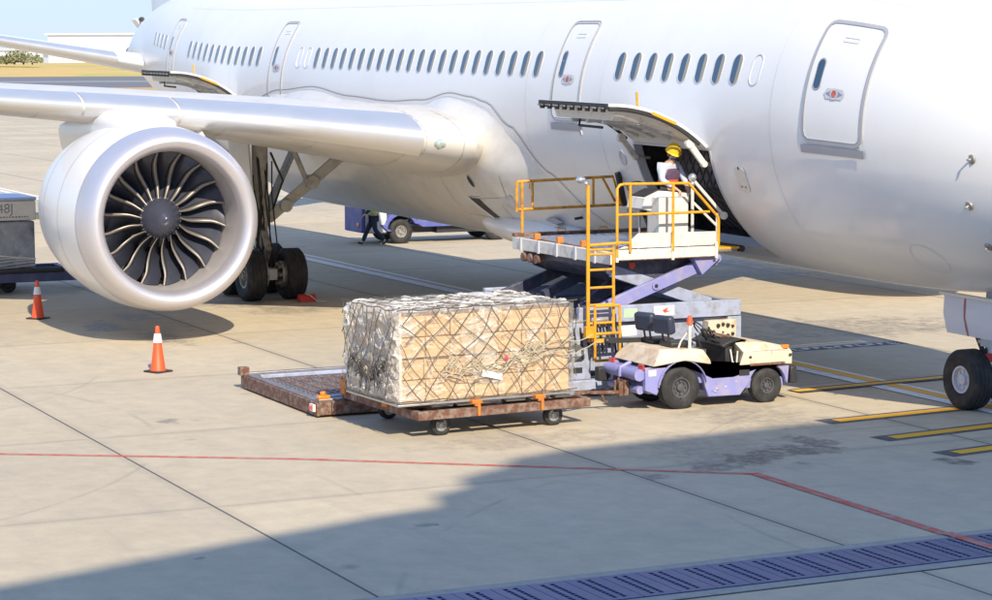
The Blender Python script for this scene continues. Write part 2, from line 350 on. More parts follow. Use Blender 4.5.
# far field
def grassmat():
    m=mat('dry_grass',(.62,.41,.15),.9,vary=.25,vscale=.02,dirt=(.22,.36,.06),damt=.85,dscale=.02,dthr=.55); return m
M['grass']=grassmat()
M['asphalt']=mat('taxiway_asphalt',(.16,.16,.17),.8,vary=.12,vscale=.05)
M['palegrey']=mat('pale_asphalt',(.26,.26,.27),.8,vary=.1,vscale=.05)
M['verge']=mat('dry_verge',(.50,.32,.14),.9,vary=.2,vscale=.05)
d0=Vector((-.97,.24)); n0=Vector((-.24,-.97))
def band(name,d1,d2,z,m):
    c=Vector((53.9,-23.8)); vs=[]
    for d,s in((d1,-2500),(d1,2500),(d2,2500),(d2,-2500)):
        p=c+d0*d+n0*s; vs.append((p.x,p.y))
    return sheet(name,vs,z,m)
band('verge_near',360,374,.01,M['verge']); band('verge_strip',430,484,.01,M['verge']); band('runway',484,800,.014,M['asphalt']); band('runway_edge_strip',600,640,.02,M['palegrey'])
# yellow line dashes on runway
mk=MB(); c=Vector((53.9,-23.8))
for s in range(-8,9):
    p=c+d0*522+n0*(s*85+10); q=c+d0*522+n0*(s*85+42); strip(mk,p,q,7,.03)
struct(mk.build('runway_markings',M['yellowl'],merge=False))
# grass berm
bm_=MB(); secs=[]
rnd=random.Random(3)
for i in range(81):
    s=-1200+i*30; row=[]
    for dd,z in((796,0),(830,.6),(920,2.6),(1020,3.8),(1200,4.4),(1600,3)):
        p=c+d0*dd+n0*s; row.append((p.x,p.y,max(.03,z+rnd.uniform(-.4,.5)*(z>0))))
    secs.append(row)
bm_.loft(secs,closed=False); struct(bm_.build('grass_field',M['grass'],smooth=180))
def leafmat(n,c): return mat(n,c,.8,vary=.35,vscale=.3)
M['leaf']=leafmat('hazed_leaf_green',(.24,.25,.14)); M['trunk']=mat('bark',(.12,.09,.06),.9)  # leaf colour paled to paint haze over the distant bushes
def blob_tree(name,label,p,h,w,seed,group):
    r=random.Random(seed); t=thing(name,label,'bush',(p.x,p.y,4.2),group)
    k=MB()
    for i in range(4): k.tube([(p.x+r.uniform(-.4,.4),p.y,4.0),(p.x+r.uniform(-w/3,w/3),p.y+r.uniform(-w/3,w/3),4.2+h*.6)],[.25,.08],6)
    k.build('trunk',M['trunk'],t)
    f=MB()
    for i in range(900):
        a=r.uniform(0,2*PI); rr=w/2*math.sqrt(r.random()); zz=4.2+h*(.12+.88*r.random()*(1-(rr/(w/2))**2*.6)*(.75+.25*math.sin(a*3+seed)))
        q=Vector((p.x+rr*math.cos(a),p.y+rr*math.sin(a),zz)); s=r.uniform(.3,.7)
        A=Vector((r.uniform(-1,1),r.uniform(-1,1),r.uniform(-1,1))).normalized()*s; B=A.cross(Vector((r.uniform(-1,1),r.uniform(-1,1),r.uniform(-1,1)))).normalized()*s*.6
        f.add([q-A,q+B,q+A,q-B],[(0,1,2,3)])
    f.build('crown',M['leaf'],t,merge=False,recalc=False)
for i,(px,dd,h,w) in enumerate([(18,900,6.5,9),(27,905,5.5,8),(36,900,4.5,8),(10,910,3.5,7),(2,900,4,7)]):
    # lateral offset for image column px
    lat=(px-496)/2296; tdir=Vector((-math.sin(R_(64.811)),math.cos(R_(64.811)))); rdir=Vector((math.cos(R_(64.811)),math.sin(R_(64.811))))
    p=c+(tdir+rdir*lat)*dd
    blob_tree('bush',['tallest green bush on the far grass bank','rounded green bush right of the tallest on the far bank','low green bush at right end of the far row','small bush left of the tallest far bush','small bush at the left edge of the far bank'][i],p,h,w,i+1,'bushes on the far grass bank')
# distant pale terminal halls behind the bank
M['hall']=mat('pale_cladding',(.80,.80,.80),.6,vary=.03,vscale=.02); M['hallg']=mat('pale_glazing',(.55,.60,.66),.3,vary=.1)
def hall(p0,p1,h,depth,label):
    t=thing('distant_hall',label,'building',((p0.x+p1.x)/2,(p0.y+p1.y)/2,0)); d=(p1-p0).normalized(); n=Vector((-d.y,d.x))
    if n.dot(tdir)<0: n=-n
    w_=MB(); q=[p0,p1,p1+n*depth,p0+n*depth]; w_.add([(v.x,v.y,0) for v in q]+[(v.x,v.y,h) for v in q],[(0,1,5,4),(1,2,6,5),(2,3,7,6),(3,0,4,7)]); w_.build('wall',M['hall'],t)
    r=MB(); qq=[p0-n*3-d*3,p1-n*3+d*3,p1+n*(depth+3)+d*3,p0+n*(depth+3)-d*3]; r.add([(v.x,v.y,h) for v in qq]+[(v.x,v.y,h+1.5) for v in qq],[(0,1,5,4),(1,2,6,5),(2,3,7,6),(3,0,4,7),(4,5,6,7),(0,3,2,1)]); r.build('roof',M['hall'],t)
def at(px,D): return c+(tdir+rdir*((px-496)/2296))*D
hall(at(52,2300),at(150,2300),30,60,'long pale white hall behind the far grass bank')
hall(at(-60,2500),at(46,2500),16,60,'lower pale hall at the far left behind the bushes')
# terminal building behind the camera (its shadow falls across the foreground)
tb=thing('terminal_building','pale terminal block whose shadow covers the foreground concrete','building',(75,-30,0))
M['glz']=mat('terminal_glazing',(.12,.16,.2),.1,coat=1,vary=.2)
edge=[(-26,31.2),(-18,28.7),(-14.6,27.5),(-12.6,26.85),(-11.8,26.7),(-11.5,25.9),(-10.9,25.6),(-10.7,24.9),(-9.9,24.5),(-9.3,23.8),(-8.2,23.45),(-5.9,23.2),(1,22.6),(8,22.0)]
k8=math.tan(R_(9)); rp=[]
for y,x in edge: rp.append((y-(60-x)*k8-.0,(60-x)*math.tan(R_(37))/math.cos(R_(9))))
w_=MB(); poly=[(rp[0][0],0)]+rp+[(rp[-1][0],0)]
w_.prism(poly,'x',60,92); w_.build('wall',M['hall'],tb)
r=MB(); r.prism([(rp[0][0],rp[0][1]+.002)]+[(y,z+.002) for y,z in rp[1:]]+[(y,z-.25) for y,z in reversed(rp)],'x',59.85,59.99); r.build('parapet',M['hallg'],tb)
for f in range(4):
    y=-30
    while y<-5:
        g_=MB(); g_.rng((59.90,y,2+f*4.8),(59.99,y+6.0,5+f*4.8)); g_.build('window',M['glz'],tb); y+=7
M['orangestop']=mat('orange_stop',(.62,.20,.03),.55,vary=.15,vscale=5,dirt=(.2,.1,.05),damt=.6,dscale=8)
M['stoporange']=M['orangestop']
M['noticeg']=mat('green_notice',(.45,.62,.45),.6,vary=.15,vscale=10)
M['yellowrust']=mat('worn_yellow_paint',(.74,.34,.02),.5,vary=.15,vscale=4,dirt=(.18,.09,.05),damt=.85,dscale=3,dthr=.52)
M['lampsilver']=mat('lamp_silver',(.7,.72,.75),.2,metal=.8)
M['seatback']=mat('seat_vinyl',(.035,.045,.075),.45,vary=.2)
M['wheelgrey']=mat('wheel_dark_grey',(.10,.10,.11),.5,metal=.3,vary=.2,vscale=10)
M['navyc']=mat('dark_container_wrap',(.045,.045,.06),.35,vary=.5,vscale=4,dirt=(.16,.10,.09),damt=.6,dscale=3,dthr=.5,bump=.4,bscale=8)
M['bluedark']=mat('dark_blue_dolly',(.07,.08,.17),.5,vary=.2,vscale=3,dirt=(.2,.18,.2),damt=.4)
M['silverwrap']=mat('silver_black_wrap',(.34,.37,.42),.25,metal=.2,vary=.4,vscale=3,dirt=(.06,.065,.09),damt=.8,dscale=1.6,dthr=.52,bump=1,bscale=7)
M['whitewrap']=mat('white_wrap',(.72,.70,.64),.3,vary=.12,vscale=5,bump=.5,bscale=9)
M['printgrey']=mat('grey_print',(.25,.26,.3),.7)
M['bluev']=mat('vehicle_blue',(.10,.12,.40),.4,vary=.1,vscale=3,dirt=(.3,.28,.4),damt=.5)
M['cream2']=mat('pale_blue_grey_panel',(.60,.63,.66),.4,vary=.1,vscale=4,dirt=(.3,.25,.2),damt=.4)
M['floorbrown']=mat('worn_floor',(.13,.10,.08),.8,vary=.4,vscale=9)
M['bluesheet']=mat('pale_blue_sheet',(.42,.52,.72),.35,vary=.15,vscale=4)
M['brightpanel']=mat('brightening_panel_grey',(.20,.19,.20),.7,vary=.3,vscale=8)
M['worncream']=mat('worn_lettering',(.55,.42,.30),.8,vary=.3,vscale=20)
# ================================================================== AIRLINER (aircraft frame: x forward, y port)
AL=R_(.636)
air=thing('airliner','huge white twin engine airliner parked across the apron with its cargo doors open','airliner',(0,0,0))
air.rotation_euler=(0,AL,0)
def gz(X): return X*math.sin(AL)          # ground height in the aircraft frame at station X
def fus(X):
    top,bot,w=7.96,2.12,2.92
    if X>19.3:
        u=min(1,(X-19.3)/8.9); s=max(0,1-u**2.5)**.60
        zc=5.04-.75*u**2.3; return zc,2.92*s,2.92*s
    if X<-8:
        v=min(1,(-8-X)/19.7); top-=1.95*max(0,(-X-17)/10.7)**2.3; bot=2.12+3.55*v**1.45; w=2.92*(1-.93*v**1.9)
    return (top+bot)/2,w,(top-bot)/2
def S(X,a,off=0):
    zc,w,h=fus(X); return Vector((X,-(w+off)*math.cos(a),zc+(h+off)*math.sin(a)))
def az(z): return math.asin(max(-1,min(1,(z-5.04)/2.92)))
A0,A1=R_(-55),R_(-12)
HOLES=[(15.5,18.3),(-10.2,-7.45)]
xs=[-27.7,-27.6,-27.4,-27,-26.5]+[-26+i for i in range(0,16)]+[-10.2,-9.6,-9,-8.5,-8,-7.45]+[-7+i for i in range(0,22)]+[15.5,16.2,17,17.7,18.3,19,19.6,20.3,21,21.8,22.6,23.4,24.2,25,25.7,26.3,26.9,27.3,27.7,27.95,28.1,28.2]
xs=sorted(set(xs))
angs=sorted(set([R_(a) for a in range(-180,180,5)]+[A0,A1]))
angs=[a for a in angs if not any(abs(a-t)<R_(2.4) and a!=t for t in(A0,A1))]
fb=MB(); na=len(angs)
for X in xs:
    for a in angs: fb.v.append(tuple(S(X,a)))
for i in range(len(xs)-1):
    for k in range(na):
        l=(k+1)%na; am=(angs[k]+angs[l])/2 if l else 9
        if any(x0-.01<xs[i] and xs[i+1]<x1+.01 for x0,x1 in HOLES) and A0<am<A1: continue
        fb.f.append((i*na+k,i*na+l,(i+1)*na+l,(i+1)*na+k)); fb.m.append(0)
body=fb.build('fuselage',M['white'],air,smooth=60)
# caps at the tail (exhaust)
t=MB(); t.lathe([(.0,-27.68),(.20,-27.68),(.22,-27.9),(.17,-27.9),(.15,-27.6)],(0,0,fus(-27.7)[0]),'x',20); t.build('tail_exhaust',M['steel'],body)
# skin patches: outlines, panels following the skin
def patch(mb,X0,X1,a0,a1,off,nx=6,na_=10,m=0,skew=0):
    secs=[]
    for i in range(nx+1):
        secs.append([S(X0+(X1-X0)*i/nx+skew*j/na_,a0+(a1-a0)*j/na_,off) for j in range(na_+1)])
    mb.loft(secs,m=m,closed=False)
def rrect(X0,X1,a0,a1,r=.18,n=5):
    ra=r/2.92; pts=[]
    for cx,ca,s in((X1-r,a1-ra,0),(X0+r,a1-ra,1),(X0+r,a0+ra,2),(X1-r,a0+ra,3)):
        for i in range(n+1):
            th=PI/2*(s+i/n); pts.append((cx+r*math.cos(th),ca+ra*math.sin(th)))
    # subdivide long edges
    out=[]
    for p,q in zip(pts,pts[1:]+pts[:1]):
        k=max(1,int(max(abs(q[0]-p[0]),abs(q[1]-p[1])*2.92)/.2))
        for j in range(k): out.append((p[0]+(q[0]-p[0])*j/k,p[1]+(q[1]-p[1])*j/k))
    return out
def outline(mb,X0,X1,a0,a1,w,off,r=.18,m=0,skew=0):
    o=rrect(X0,X1,a0,a1,r); i=rrect(X0+w,X1-w,a0+w/2.92,a1-w/2.92,max(.02,r-w))
    # resample equal count
    def res(p,n):
        L=[0]
        for a,b in zip(p,p[1:]+p[:1]): L.append(L[-1]+math.hypot(a[0]-b[0],(a[1]-b[1])*2.92))
        out=[];k=0
        for j in range(n):
            d=L[-1]*j/n
            while L[k+1]<d: k+=1
            f=(d-L[k])/max(1e-9,L[k+1]-L[k]); a=p[k]; b=p[(k+1)%len(p)]; out.append((a[0]+(b[0]-a[0])*f,a[1]+(b[1]-a[1])*f))
        return out
    n=72; o=res(o,n); i=res(i,n)
    f=lambda p,dz: S(p[0]+skew*(p[1]-a0),p[1],dz)
    mb.loft([[f(p,-.01) for p in o],[f(p,off) for p in o],[f(p,off) for p in i],[f(p,-.01) for p in i]],m=m)
# cabin windows
M['faintseam']=mat('skin_joint_grey',(.62,.62,.65),.4)
M['winframe']=mat('window_frame',(.50,.52,.56),.4)
def window(X,glass=True,par=None):
    zc=5.89; hw,hh=.15,.27; n=24; pts=[]
    for k in range(n):
        th=2*PI*k/n; cx=hw*math.cos(th); cy=(hh-hw)*(1 if math.sin(th)>=0 else -1)+hw*math.sin(th)
        pts.append((cx,cy))
    def ring(s,off): return [S(X+x*s,az(zc+y*(1+(s-1)*.5)*.955),off) for x,y in pts]
    fr=MB(); fr.loft([ring(1.10,-.004),ring(1.08,.010),ring(1.0,.010),ring(.97,-.002)])
    if not glass:
        return fr.build('window_blank',M['seamlight'],par or air,smooth=40)
    fo=fr.build('cabin_window',M['winframe'],par or air,smooth=40)
    g_=MB(); rr=ring(.99,.006); half=[(rr[k],rr[(12-k)%24]) for k in range(6,-7,-1)]
    md=[a.lerp(b,.36) for a,b in half]
    g_.loft([[m_,b] for m_,(a,b) in zip(md,half)],closed=False,m=0); g_.loft([[a,m_] for m_,(a,b) in zip(md,half)],closed=False,m=1); g_.build('window_pane',[M['glass'],M['reveal']],fo,smooth=180)  # tan side of the pane paints the lit inner reveal
    return fo
W1=[19.09-.61*k for k in range(8)]
W2=[11.26-.61*k for k in range(22)]
W3=[-6.0-.61*k for k in range(12)]+[-13.2-.61*k-.2 for k in range(0)]+[-16.2-.61*k for k in range(4)]
for X in W1+W2+W3: window(X)
for X in (19.75,-2.2,-2.81): window(X,False)
# passenger doors
def pdoor(X0,X1,z0,z1,skew=0,big=False):
    a0,a1=az(z0),az(z1); d=MB()
    patch(d,X0+.03,X1-.03,a0+.01,a1-.01,.012,4,12,skew=skew)
    do=d.build('cabin_door',M['white'],air,smooth=180,recalc=True)
    o=MB(); outline(o,X0,X1,a0,a1,.055 if big else .022,.022,.2,skew=skew); o.build('door_outline',M['doorgrey'],do,smooth=40)
    w_=MB(); outline(w_,X0+.055,X1-.055,a0+.019,a1-.019,.018,.024,.15,skew=skew); w_.build('door_gap',M['seam'],do)
    s_=MB(); patch(s_,X0-.02,X1+.02,az(z0-.17),az(z0-.03),.03,3,3); s_.build('door_sill',M['seam'],do)
    # door window
    X=X0+.30; pts=[]
    for k in range(24):
        th=2*PI*k/24; pts.append((.085*math.cos(th),(.17)*(1 if math.sin(th)>=0 else -1)+.085*math.sin(th)))
    fr=MB(); R1=[S(X+x*1.3,az(5.9+y*1.12*.95),.014) for x,y in pts]; R2=[S(X+x*1.2,az(5.9+y*1.08*.95),.022) for x,y in pts]; R3=[S(X+x,az(5.9+y*.95),.02) for x,y in pts]
    fr.loft([R1,R2,R3]); fr.build('door_window_frame',M['seam'],do)
    g_=MB(); g_.add([S(X+x,az(5.9+y*.95),.021) for x,y in pts],[tuple(range(24))]); g_.build('door_window',M['glass'],do,merge=False)
    # handle emblem: white plate, blue wings, red hexagon
    h=MB(); Xc=(X0+X1)/2+.02; zc=5.60
    def flat(pts,off,m): h.add([S(Xc+x,az(zc+y*.96),off) for x,y in pts],[tuple(range(len(pts)))],m)
    flat([(-.26,0),(-.2,.09),(.2,.09),(.26,0),(.2,-.09),(-.2,-.09)],.024,2)
    flat([(-.22,0),(-.1,.045),(.1,.045),(.22,0),(.1,-.045),(-.1,-.045)],.027,1)
    flat([(.11*math.cos(PI*k/3),.11*math.sin(PI*k/3)) for k in range(6)],.030,2)
    flat([(.07*math.cos(PI*k/3),.07*math.sin(PI*k/3)) for k in range(6)],.033,0)
    h.build('door_handle',[M['redl'],M['handleblue'],M['seamlight']],do,merge=False)
    # upper vent slot
    v=MB(); outline(v,Xc-.2,Xc+.2,az(z1-.34),az(z1-.26),.012,.018,.04); v.build('door_slot',M['seamlight'],do)
    return do
M['handleblue']=mat('handle_blue',(.22,.27,.42),.4)
M['doorgrey']=mat('door_grey_trim',(.40,.41,.44),.4)
pdoor(21.35,22.93,4.74,6.80,0,True)
pdoor(12.12,13.38,4.76,6.76,0)
pdoor(-4.95,-3.85,4.76,6.82,0)
pdoor(-15.5,-14.5,4.8,6.8,0)
sl_=MB()
def skinline(pts,w=.010):
    P_=[S(x,R_(a),.0035) for x,a in pts]
    for p,q in zip(P_,P_[1:]):
        nn=Vector((0,p.y,p.z-5.04)).normalized(); u=(q-p).cross(nn).normalized()*w/2; sl_.add([p-u,p+u,q+u,q-u],[(0,1,2,3)])
for X in(20.4,14.2,10.9,-8.2,-12.8): skinline([(X,a) for a in range(-80,66,2)],.008)
skinline([(x*.5,47) for x in range(-30,47)],.008)
skinline([(23.4+.35*math.cos(t*.3)*1.0,-50+8*math.sin(t*.3)) for t in range(22)],.010)
sl_.build('skin_joint',M['faintseam'],body,merge=False)
# small vents and probes on the nose side
pr=MB()
for X,z,s in((19.22,3.99,1),):
    pts=rrect(X-.17,X+.17,az(z-.24),az(z+.2),.09)
    pr.loft([[S(p[0],p[1],.0) for p in pts],[S(p[0],p[1],.02) for p in pts]],closed=True); pr.add([S(p[0],p[1],.02) for p in pts],[tuple(range(len(pts)))])
pr.build('access_panel',M['creamw'],air)
q=MB(); q.add([S(19.22+.03*math.cos(k*PI/5),az(4.17+.03*math.sin(k*PI/5)),.024) for k in range(10)],[tuple(range(10))]); q.add([S(19.22+dx+.018*math.cos(k*PI/5),az(3.84+.018*math.sin(k*PI/5)),.024) for dx in(-.06,.06) for k in range(10)],[tuple(range(10)),tuple(range(10,20))]); q.build('panel_screws',M['dark'],air,merge=False)
for X,z in((25.15,4.6),(24.96,3.87),(24.93,3.22)):
    q=MB(); a=az(z); P0=S(X,a,0); nrm=(S(X,a,1)-P0).normalized()
    zc_,w_,h_=fus(X); a=math.asin((z-zc_)/h_); P0=S(X,a,0); nrm=(S(X,a,1)-P0).normalized()
    tx=Vector((1,0,0)); ty=nrm.cross(tx)
    ring=lambda r,o:[P0+nrm*o+(tx*math.cos(k*PI/8)+ty*math.sin(k*PI/8))*r for k in range(16)]
    q.loft([ring(.075,-.02),ring(.075,.012),ring(.05,.016)],cap=True); q.tube([P0,P0+nrm*.08,P0+nrm*.10+tx*.10],[.020,.016,.009],8)
    q.build('air_data_probe',M['steel'],air)
# drain mast holes / circular markings
for X,z,r in((14.92,4.14,.13),(13.35,4.55,.05),(14.0,3.0,.10),(14.85,2.97,.12)):
    q=MB(); a=az(z); P0=S(X,a,0); nrm=(S(X,a,1)-P0).normalized(); tx=Vector((1,0,0)); ty=nrm.cross(tx)
    ring=lambda rr,o:[P0+nrm*o+(tx*math.cos(k*PI/8)+ty*math.sin(k*PI/8)*1.2)*rr for k in range(16)]
    q.loft([ring(r,-.02),ring(r,.012),ring(r*.8,.012),ring(r*.75,.002)]); q.add(ring(r*.76,.004),[tuple(range(16))],1)
    q.build('vent_port',[M['seamlight'],M['liner']],air)
# cargo bays
def bay(x0,x1):
    b=MB(); sec=[]
    for k in range(13):
        a=R_(-58+50*k/12); sec.append((-(2.92-.10)*math.cos(a),5.04+2.82*math.sin(a)))
    sec+=[(-y,z) for y,z in reversed(sec)]
    b.prism(sec,'x',x0-.05,x0); b.prism(sec,'x',x1,x1+.05)
    b.rng((x0,-1.45,2.62),(x1,1.45,2.66)); b.rng((x0,-2.72,4.60),(x1,2.72,4.64)); b.rng((x0,1.9,2.66),(x1,1.94,4.6))
    o=b.build('cargo_hold',M['liner'],air)
    return o
hold=bay(12.5,19.2); bay(-12.4,-6.6)
def frame(x0,x1):
    f=MB()
    # thickness around opening
    for X in(x0,x1):
        s=1 if X==x1 else -1
        f.loft([[S(X,A0+(A1-A0)*j/12,.012),S(X-s*.0,A0+(A1-A0)*j/12,-.16),S(X+s*.05,A0+(A1-A0)*j/12,-.16),S(X+s*.05,A0+(A1-A0)*j/12,.012)] for j in range(13)])
    for a in(A0,A1):
        s=1 if a==A1 else -1
        f.loft([[S(x0+(x1-x0)*j/4,a,.010),S(x0+(x1-x0)*j/4,a,-.16),S(x0+(x1-x0)*j/4,a+s*.015,-.16),S(x0+(x1-x0)*j/4,a+s*.015,.010)] for j in range(5)])
    return f.build('cargo_door_frame',M['seamlight'],air,smooth=30)
frame(15.5,18.3); frame(-10.2,-7.45)
def scuff(x0,x1):
    f=MB(); patch(f,x0-.0,x1,R_(-63),R_(-55.8),.008,4,4); return f.build('door_sill_plate',M['seamlight'],air)
scuff(15.5,18.3)
# open cargo doors
def cargodoor(x0,x1,label=None):
    hz=S(x0,A1,.0); hinge=Vector((0,hz.y-.02,hz.z+.06))
    # door curved shell in own 2D (r) : arc angle span .75, thickness .12, rotated about the hinge so that it sticks outward
    span=A1-A0; R=2.95; n=14; prof=[]
    rot=R_(144.5)
    def P(X,s,off):
        a=A1-span*s; y=-(R+off)*math.cos(a); z=5.04+(R+off)*math.sin(a)
        dy=y-S(x0,A1).y; dz=z-S(x0,A1).z
        # rotate outward/up about the x axis (towards -y, +z)
        c,s_=math.cos(rot),math.sin(rot)
        yy=dy*c+dz*s_; zz=-dy*s_+dz*c
        return Vector((X,hinge.y+yy,hinge.z+zz))
    sh=MB()
    outer=[[P(X,j/n,0) for j in range(n+1)] for X in(x0+.04,x1-.04)]
    inner=[[P(X,j/n,-.05) for j in range(n+1)] for X in(x0+.04,x1-.04)]
    sh.loft([outer[0],outer[1]],closed=False); sh.loft([inner[0],inner[1]],closed=False)
    for a,b in((outer[0],inner[0]),(outer[1],inner[1])): sh.loft([a,b],closed=False)
    sh.loft([[outer[0][0],inner[0][0]],[outer[1][0],inner[1][0]]],closed=False); sh.loft([[outer[0][-1],inner[0][-1]],[outer[1][-1],inner[1][-1]]],closed=False)
    d=sh.build('cargo_door',M['white'],air,smooth=40)
    if label: d['label']=label
    # inner pan
    pn=MB(); a_=[]
    secs=[]
    deep={.05:-.05,.12:-.05,.125:-.10,.3:-.15,.5:-.21,.7:-.27,.89:-.30,.9:-.06,.97:-.05}
    for X,o in((x0+.10,0),(x0+.32,1),(x1-.32,1),(x1-.10,0)):
        secs.append([P(X,s,deep[s] if o else -.05) for s in (.05,.12,.125,.3,.5,.7,.89,.9,.97)])
    pn.loft(secs,closed=False); pn.build('inner_pan',M['creamw'],d,smooth=25)
    rb=MB()
    for f in(.28,.5,.72):
        X=x0+(x1-x0)*f; rb.loft([[P(X-.04,s,-.04-.26*s),P(X-.04,s,-.12-.29*s),P(X+.04,s,-.12-.29*s),P(X+.04,s,-.04-.26*s)] for s in(.16,.3,.45,.6,.75,.86)],cap=True)
    for s in(.3,.62): rb.loft([[P(X,s-.015,-.04-.26*s),P(X,s-.015,-.11-.28*s),P(X,s+.015,-.11-.28*s),P(X,s+.015,-.04-.26*s)] for X in(x0+.35,x1-.35)],cap=True)
    rb.build('door_rib',M['liner'],d)
    # latch bar on the free edge and edge seal
    lb=MB(); lb.bar(P(x0+.06,1.0,-.05),P(x1-.06,1.0,-.05),.07,.10,0)
    for k in range(9):
        X=x0+.2+k*(x1-x0-.4)/8; p=P(X,1.012,-.10); lb.box(p,(.06,.07,.10)); lb.tube([p+Vector((-.09,-.04,.02)),p+Vector((.09,-.04,.02))],.014,8,1)
    lb.build('latch_bar',[M['black'],M['steel']],d)
    for X in(x0+.05,x1-.05):
        sl=MB(); sl.tube([P(X,j/n,-.10) for j in range(1,n+1)],.03,6); sl.build('door_seal',M['black'],d)
    ys=MB(); ys.bar(P(x1-.02,.36,-.05),P(x1-.02,.60,-.05),.02,.05); ys.build('yellow_edge_mark',M['yellow'],d); ys=MB(); ys.bar(P(x1-.5,.62,.0),P(x1-.5,.62,.0)+Vector((0,-.02,.30)),.035,.035); ys.build('yellow_marker',M['yellow'],d)
    # hinge arms / actuators
    for X in(x1-.12,x0+.12):
        aa=MB(); e1=P(X,.13,-.20)+Vector((0,0,.02)); e0=Vector((X,S(X,R_(-17)).y-.10,S(X,R_(-17)).z))
        aa.bar(e1,e0,.07,.11); aa.tube([e1+Vector((-.05,0,0)),e1+Vector((.05,0,0))],.085,14); aa.tube([e0+Vector((-.05,0,0)),e0+Vector((.05,0,0))],.06,12); aa.tube([e0,(X-.25,-2.45,e0.z-.03)],.035,8)
        aa.build('hinge_arm',M['creamw'],d,bevel=.01)
    hd=MB(); hd.tube([P(x0+.9,.80,-.28),P(x0+.9,.80,-.42),P(x0+1.6,.74,-.42)],.025,8); hd.build('door_handle_bar',M['black'],d)
    return d
cargodoor(15.5,18.3,'forward cargo door swung open above the loader'); cargodoor(-10.2,-7.45,'rear cargo door swung open behind the wing')
# ---------------- belly fairing

def interp(t,pts):
    if t<=pts[0][0]: return pts[0][1]
    for a,b in zip(pts,pts[1:]):
        if t<=b[0]:
            f=(t-a[0])/(b[0]-a[0]); f=f*f*(3-2*f); return a[1]+(b[1]-a[1])*f
    return pts[-1][1]
def sm(x): x=max(0,min(1,x)); return x*x*(3-2*x)
XF=[(-90,13.0),(-60,12.5),(-30,11.5),(-10,10.1),(0,8.9),(5,7.6)]
ATOP=[(-11,-12),(-6.5,-7),(-4,0),(-1.5,2.6),(1,-.8),(3.5,-2.0),(5.5,-.5),(7.1,3.4),(8.2,2.2),(9,.3),(10.1,-9),(11.5,-29),(12.5,-60),(13,-88)]
ff=MB(); secs=[]
nX=70
for i in range(nX+1):
    X=-10.5+(23.5)*i/nX; row=[]
    at_=interp(X,ATOP)
    for j in range(49):
        s=j/48; a=6-192*s; aa=a if a>=-90 else -180-a
        xf=interp(aa,XF); d=min((xf-X)/2.6,(X+10.5)/3.5)
        e=(at_-aa)/11.0
        b=sm(d)*sm(e*.75+.0)
        off=-.05+min(1,max(0,min((xf-X)/.25,e*1.6,(X+10.5)/.3)))*.066+ b*(.44 if aa>-60 else .44-.12*sm((-60-aa)/30))
        row.append(S(X,R_(a),off))
    secs.append(row)
ff.loft(secs,closed=False); fair=ff.build('belly_fairing',M['fairingw'] if 'fairingw' in M else M['fairing'],air,smooth=180)
def FP(X,adeg,extra=0):
    aa=adeg; at_=interp(X,ATOP); xf=interp(aa,XF); d=min((xf-X)/2.6,(X+10.5)/3.5); e=(at_-aa)/11.
    off=-.05+min(1,max(0,min((xf-X)/.25,e*1.6)))*.066+sm(d)*sm(e*.75)*(.44 if aa>-60 else .44-.12*sm((-60-aa)/30)); return S(X,R_(adeg),off+extra)
# seams on the fairing
def seam(pts,w=.018):
    k=MB(); prev=None
    for (X,a),(X2,a2) in zip(pts,pts[1:]):
        n=8
        for i in range(n):
            f=i/n; g_=(i+1)/n; p=FP(X+(X2-X)*f,a+(a2-a)*f,.004); q=FP(X+(X2-X)*g_,a+(a2-a)*g_,.004)
            d=(q-p).normalized(); nn=Vector((0,-math.cos(R_(a)),math.sin(R_(a)))); u=d.cross(nn).normalized()*w/2
            k.add([p-u,p+u,q+u,q-u],[(0,1,2,3)])
    k.build('panel_seam',M['seam'],fair,merge=False)
seam([(6.6,-22),(6.2,-60),(6.1,-85)]); seam([(9.6,-28),(9.2,-60),(9.2,-80)]); seam([(6.5,-50),(10.8,-50)]); seam([(3.2,-55),(3.0,-85)])
# boundary seam of the fairing against the fuselage skin
bs=MB(); bp=[(X/4,interp(X/4,ATOP)) for X in range(-24,52)]
P_=[S(X,R_(a-.25),.018) for X,a in bp]
for p,q in zip(P_,P_[1:]):
    nn=Vector((0,p.y,p.z-5.04)).normalized(); u=(q-p).cross(nn).normalized()*.014; bs.add([p-u,p+u,q+u,q-u],[(0,1,2,3)])
bs.build('fairing_edge',M['seam'],fair,merge=False)
# round vent hole and ram air inlets
def disc(X,a,r,m,name,sy=1):
    P0=FP(X,a,.006); tx=(FP(X+.1,a)-FP(X-.1,a)).normalized(); ty=(FP(X,a+2)-FP(X,a-2)).normalized(); q=MB()
    rg=lambda rr,o:[P0+tx.cross(ty)*-o+(tx*math.cos(k*PI/10)+ty*math.sin(k*PI/10)*sy)*rr for k in range(20)]
    q.loft([rg(r*1.15,0),rg(r*1.12,-.01),rg(r,-.01)],m=0); q.add(rg(r*1.0,-.004),[tuple(range(20))],1); return q.build(name,[M['seamlight'],m],fair)
disc(8.15,-31,.12,M['dark'],'vent_hole',1.25)
def quadp(pts,m,name,ex=.01):
    q=MB(); q.add([FP(X,a,ex) for X,a in pts],[tuple(range(len(pts)))]); return q.build(name,m,fair,merge=False)
